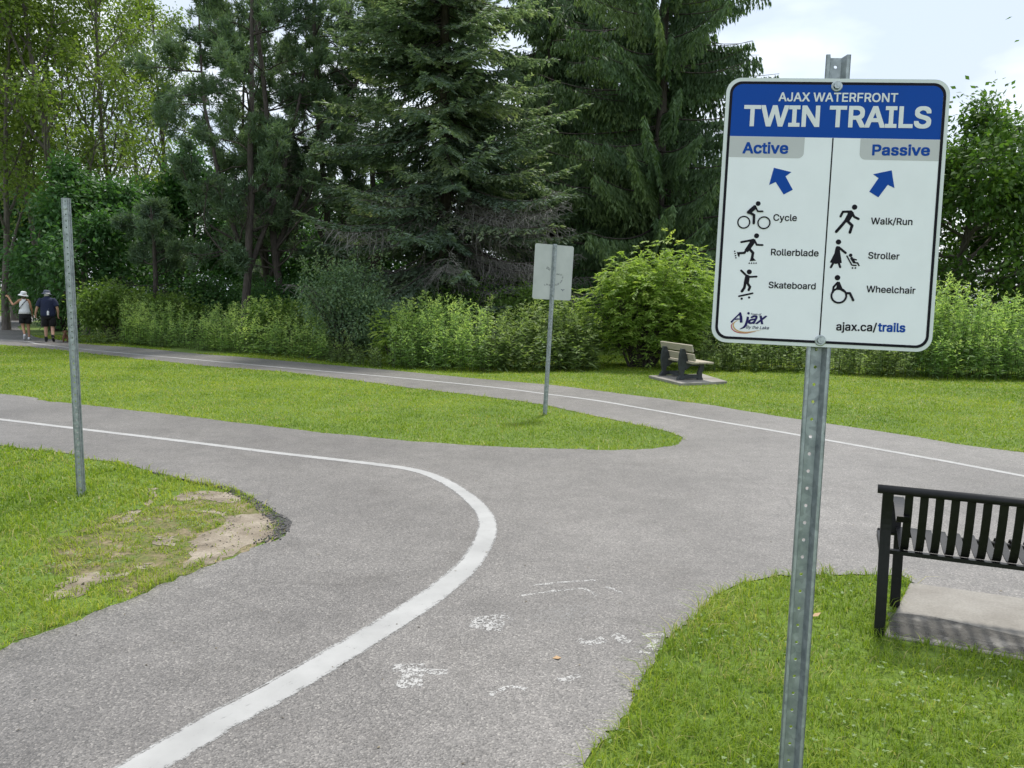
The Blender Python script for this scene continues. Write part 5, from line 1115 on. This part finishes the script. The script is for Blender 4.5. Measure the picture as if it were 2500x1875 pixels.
def figure(name, loc, yaw, height, label, man):
    e = empty(name, (loc[0], loc[1], .006), (0, 0, yaw)); tag(e, label, 'person'); s = height/1.70; e.scale = (s, s, s)
    nodes = [((0, 0, .93), (.15, .11))]; edges = []
    if man:
        ch = add_chain(nodes, edges, 0, [((0, .02, 1.08), (.165, .14)), ((0, .0, 1.27), (.17, .12)), ((0, -.02, 1.39), (.085, .065)), ((0, .0, 1.46), .054), ((-.005, .025, 1.53), (.072, .078)), ((-.01, .03, 1.59), (.080, .092)), ((-.01, .025, 1.645), (.058, .066))])
        head = np.array([-.01, .03, 1.585]); look = np.array([-.8, .55, 0])
        nodes.append((tuple(head+nrm(look)*.105+np.array([0, 0, -.012])), .012)); edges.append((6, len(nodes)-1))
        rs = add_chain(nodes, edges, 3, [((.16, -.02, 1.36), .055), ((.235, -.04, 1.25), .052), ((.275, -.05, 1.12), .046), ((.285, .0, 1.0), .040), ((.275, .05, .90), .030)]); hand(nodes, edges, rs, nodes[rs][0], (-.05, .2, -1), (-.4, .9, 0), 1.0)
        ls = add_chain(nodes, edges, 3, [((-.16, -.02, 1.36), .055), ((-.25, -.0, 1.25), .052), ((-.30, .02, 1.13), .046), ((-.345, .06, 1.01), .040), ((-.375, .10, .92), .030)]); hand(nodes, edges, ls, nodes[ls][0], (-.12, .25, -1), (.5, .8, 0), .5)
        lr = add_chain(nodes, edges, 0, [((.10, 0, .86), .095), ((.10, .02, .68), .085), ((.105, .03, .48), .062), ((.115, -.05, .34), .058), ((.13, -.16, .17), .040), ((.135, -.18, .11), .042)])
        ll = add_chain(nodes, edges, 0, [((-.10, 0, .86), .095), ((-.10, .05, .68), .085), ((-.10, .09, .48), .062), ((-.105, .10, .32), .056), ((-.11, .12, .13), .040), ((-.11, .13, .06), .042)])
    else:
        ch = add_chain(nodes, edges, 0, [((0, .01, 1.07), (.115, .09)), ((0, .0, 1.26), (.13, .095)), ((0, -.01, 1.38), (.10, .07)), ((0, .0, 1.44), .046), ((-.005, .02, 1.51), (.064, .07)), ((-.01, .02, 1.575), (.074, .086)), ((-.01, .02, 1.63), (.055, .062))])
        head = np.array([-.01, .025, 1.565]); look = np.array([-.9, .4, 0])
        nodes.append((tuple(head+nrm(look)*.10+np.array([0, 0, -.012])), .011)); edges.append((6, len(nodes)-1))
        ls = add_chain(nodes, edges, 3, [((-.14, -.01, 1.37), .050), ((-.26, .10, 1.275), .042), ((-.38, .20, 1.20), .036), ((-.46, .27, 1.34), .032), ((-.52, .32, 1.46), .024)]); hand(nodes, edges, ls, nodes[ls][0], (-.65, .35, .55), (.3, .4, .9), .7)
        rs = add_chain(nodes, edges, 3, [((.14, -.01, 1.37), .050), ((.175, .0, 1.24), .042), ((.20, .03, 1.10), .036), ((.205, .10, .98), .031), ((.20, .16, .90), .024)]); hand(nodes, edges, rs, nodes[rs][0], (0, .35, -1), (-.6, .7, 0), .7)
        lr = add_chain(nodes, edges, 0, [((.085, 0, .86), .085), ((.08, .03, .66), .075), ((.075, .05, .46), .054), ((.085, .03, .32), .052), ((.095, .0, .13), .034), ((.095, .0, .06), .038)])
        ll = add_chain(nodes, edges, 0, [((-.085, 0, .86), .085), ((-.085, .0, .66), .075), ((-.075, -.01, .46), .054), ((-.04, -.10, .34), .052), ((.0, -.22, .20), .034), ((.005, -.235, .14), .038)])
    body = obj('body', skin('body', nodes, edges, 0, 1), MAT['skin2'] if man else MAT['skin1'], e, True)
    face(e, head, look, None)
    if man:
        sh = torso_mesh([((0, .0, .84), .215, .165), ((0, .01, .92), .222, .178), ((0, .02, 1.05), .225, .185), ((0, .005, 1.22), .222, .165), ((0, -.01, 1.34), .22, .15), ((0, -.015, 1.405), .195, .12), ((0, -.01, 1.445), .13, .095), ((0, -.005, 1.47), .085, .078), ((0, 0, 1.495), .072, .07)], [([(.15, -.015, 1.385), (.215, -.03, 1.30), (.262, -.045, 1.16)], [.088, .085, .080]), ([(-.15, -.015, 1.385), (-.22, -.01, 1.30), (-.278, .01, 1.17)], [.088, .085, .080])])
        obj('polo_shirt', sh.mesh('polo_shirt'), MAT['c_navy'], e, True)
        mb = MB(); mb.loft([((0, 0, .74), .12, .125), ((0, 0, .80), .205, .15), ((0, .0, .95), .212, .16)], 16); mb.tube([(.10, .0, .86), (.108, .02, .68), (.112, .03, .52)], [.112, .112, .108], 14); mb.tube([(-.10, .0, .86), (-.105, .05, .68), (-.108, .085, .52)], [.112, .112, .108], 14); obj('shorts', mb.mesh('shorts'), MAT['c_black'], e, True)
        obj('hat', hat((-.012, .028, 1.60), .098, .155, .095, (-.10, .12), .045), MAT['c_hat'], e, True)
        mb = MB(); f_ = nrm(look); c = head+f_*.055+np.array([0, 0, -.07]); mb.loft([(c+np.array([0, 0, -.05]), .02, .02), (c+np.array([0, 0, -.025]), .042, .042), (c+np.array([0, 0, .01]), .05, .05), (c+np.array([0, 0, .03]), .045, .045)], 12); obj('beard', mb.mesh('beard'), MAT['beard'], e, True)
        mb = MB(); mb.loft([((0, -.03, 1.50), .06, .05), ((0, -.035, 1.55), .078, .07), ((0, -.02, 1.60), .08, .08)], 12); obj('hair', mb.mesh('hair'), MAT['beard'], e, True)
        obj('shoe', shoe(0, (-.105, .05, 0), (-.13, .33, 0), (0, 0, 1)), MAT['c_black'], e, True)
        obj('shoe', shoe(0, (.13, -.27, .11), (.14, -.07, .0), (0, .45, .9)), MAT['c_black'], e, True)
        for q in (((.132, -.165, .15), (.122, -.12, .22)), ((-.11, .12, .06), (-.108, .115, .17))):
            mb = MB(); mb.tube([q[0], q[1]], [.05, .05], 10); obj('sock', mb.mesh('sock'), MAT['c_black'], e, True)
    else:
        sh = torso_mesh([((0, .0, .90), .195, .15), ((0, .0, 1.0), .17, .13), ((0, .01, 1.10), .150, .118), ((0, .0, 1.24), .152, .118), ((0, -.005, 1.33), .135, .10), ((0, -.01, 1.40), .105, .075), ((0, -.0, 1.43), .065, .06)], [])
        obj('sleeveless_top', sh.mesh('sleeveless_top'), MAT['c_white'], e, True)
        mb = MB(); mb.loft([((0, 0, .72), .12, .12), ((0, 0, .78), .178, .14), ((0, .0, .95), .168, .13)], 16); mb.tube([(.085, 0, .86), (.085, .03, .68), (.08, .045, .56)], [.105, .108, .108], 14); mb.tube([(-.085, 0, .86), (-.085, 0, .68), (-.08, -.005, .56)], [.105, .108, .108], 14); obj('shorts', mb.mesh('shorts'), MAT['c_black'], e, True)
        obj('hat', hat((-.012, .02, 1.585), .096, .165, .10, (.05, .18), .05), MAT['c_white'], e, True)
        mb = MB(); mb.loft([((.0, -.05, 1.38), .025, .02), ((0, -.055, 1.44), .05, .035), ((0, -.045, 1.51), .072, .055), ((-.005, -.02, 1.58), .078, .08)], 12); obj('hair', mb.mesh('hair'), MAT['hair'], e, True)
        mb = MB(); P = catmull([(-.155, -.02, 1.05), (-.10, -.118, 1.14), (.0, -.122, 1.27), (.085, -.075, 1.38), (.10, .0, 1.41)], 5); mb.tube(P, .011, 6); obj('bag_strap', mb.mesh('bag_strap'), MAT['c_black'], e, True)
        obj('shoe', shoe(0, (.09, -.07, 0), (.10, .20, 0), (0, 0, 1)), MAT['c_white'], e, True)
        obj('shoe', shoe(0, (.01, -.31, .15), (-.02, -.14, .0), (0, .62, .78)), MAT['c_white'], e, True)
    return e
man = figure('person', G(121, 835), math.radians(22), 1.70, 'walker in navy polo shirt, black shorts and slate bucket hat', True)
woman = figure('person', G(64, 829), math.radians(22), 1.66, 'walker in white top and white sun hat pointing with raised arm', False)
# bottle clipped to the walker's belt
mp = G(121, 835); yw = math.radians(22); off = np.array([.03, -.205]); off = np.array([off[0]*math.cos(yw)-off[1]*math.sin(yw), off[0]*math.sin(yw)+off[1]*math.cos(yw)])
bo = empty('water_bottle', (mp[0]+off[0], mp[1]+off[1], .885)); tag(bo, 'white bottle hanging at the belt of the navy-shirted walker', 'bottle')
mb = MB(); mb.lathe([(0, 0), (.03, 0), (.033, .01), (.033, .11), (.024, .13), (.016, .14)], 12); obj('bottle_body', mb.mesh('bottle_body'), MAT['c_white'], bo, True)
mb = MB(); mb.lathe([(.017, .138), (.018, .165), (0, .168)], 12); obj('cap', mb.mesh('cap'), MAT['c_hat'], bo, True)
mb = MB(); mb.tube([(0, .02, .14), (.0, .035, .19), (0, .04, .22)], .006, 5); obj('clip', mb.mesh('clip'), MAT['c_hat'], bo, True)
# dog
dp = G(160, 836); dog = empty('dog', (dp[0], dp[1], .006), (0, 0, math.radians(30))); tag(dog, 'small brown dog with raised tail trotting behind the walkers', 'dog')
nd = [((0, -.13, .22), (.075, .075))]; ed_ = []
chst = add_chain(nd, ed_, 0, [((0, -.03, .225), (.072, .070)), ((0, .10, .22), (.078, .085)), ((0, .16, .25), (.058, .06)), ((0, .21, .30), .045), ((0, .245, .335), (.052, .05)), ((0, .30, .325), .028), ((0, .335, .318), .020)])
for sx in (-1, 1):
    add_chain(nd, ed_, 2, [((sx*.055, .11, .15), .030), ((sx*.055, .115, .08), .020), ((sx*.055, .11, .02), .018), ((sx*.055, .14, .014), .016)])
    add_chain(nd, ed_, 0, [((sx*.06, -.12, .15), .042), ((sx*.06, -.165, .085), .022), ((sx*.06, -.15, .02), .018), ((sx*.06, -.125, .014), .016)])
    add_chain(nd, ed_, 5, [((sx*.045, .225, .365), .018), ((sx*.066, .22, .335), .014), ((sx*.07, .22, .305), .010)])
add_chain(nd, ed_, 0, [((0, -.20, .27), .022), ((0, -.225, .33), .026), ((0, -.20, .37), .020), ((0, -.16, .365), .012)])
obj('body', skin('body', nd, ed_, 0, 2), MAT['fur'], dog, True)
for sx in (-1, 1):
    mb = MB(); mb.lathe([(0, .008), (.007, 0), (0, -.008)], 8, (sx*.028, .285, .35)); obj('eye', mb.mesh('eye'), MAT['eye'], dog)
mb = MB(); mb.lathe([(0, .008), (.010, 0), (0, -.008)], 8, (0, .352, .320)); obj('nose', mb.mesh('nose'), MAT['eye'], dog)
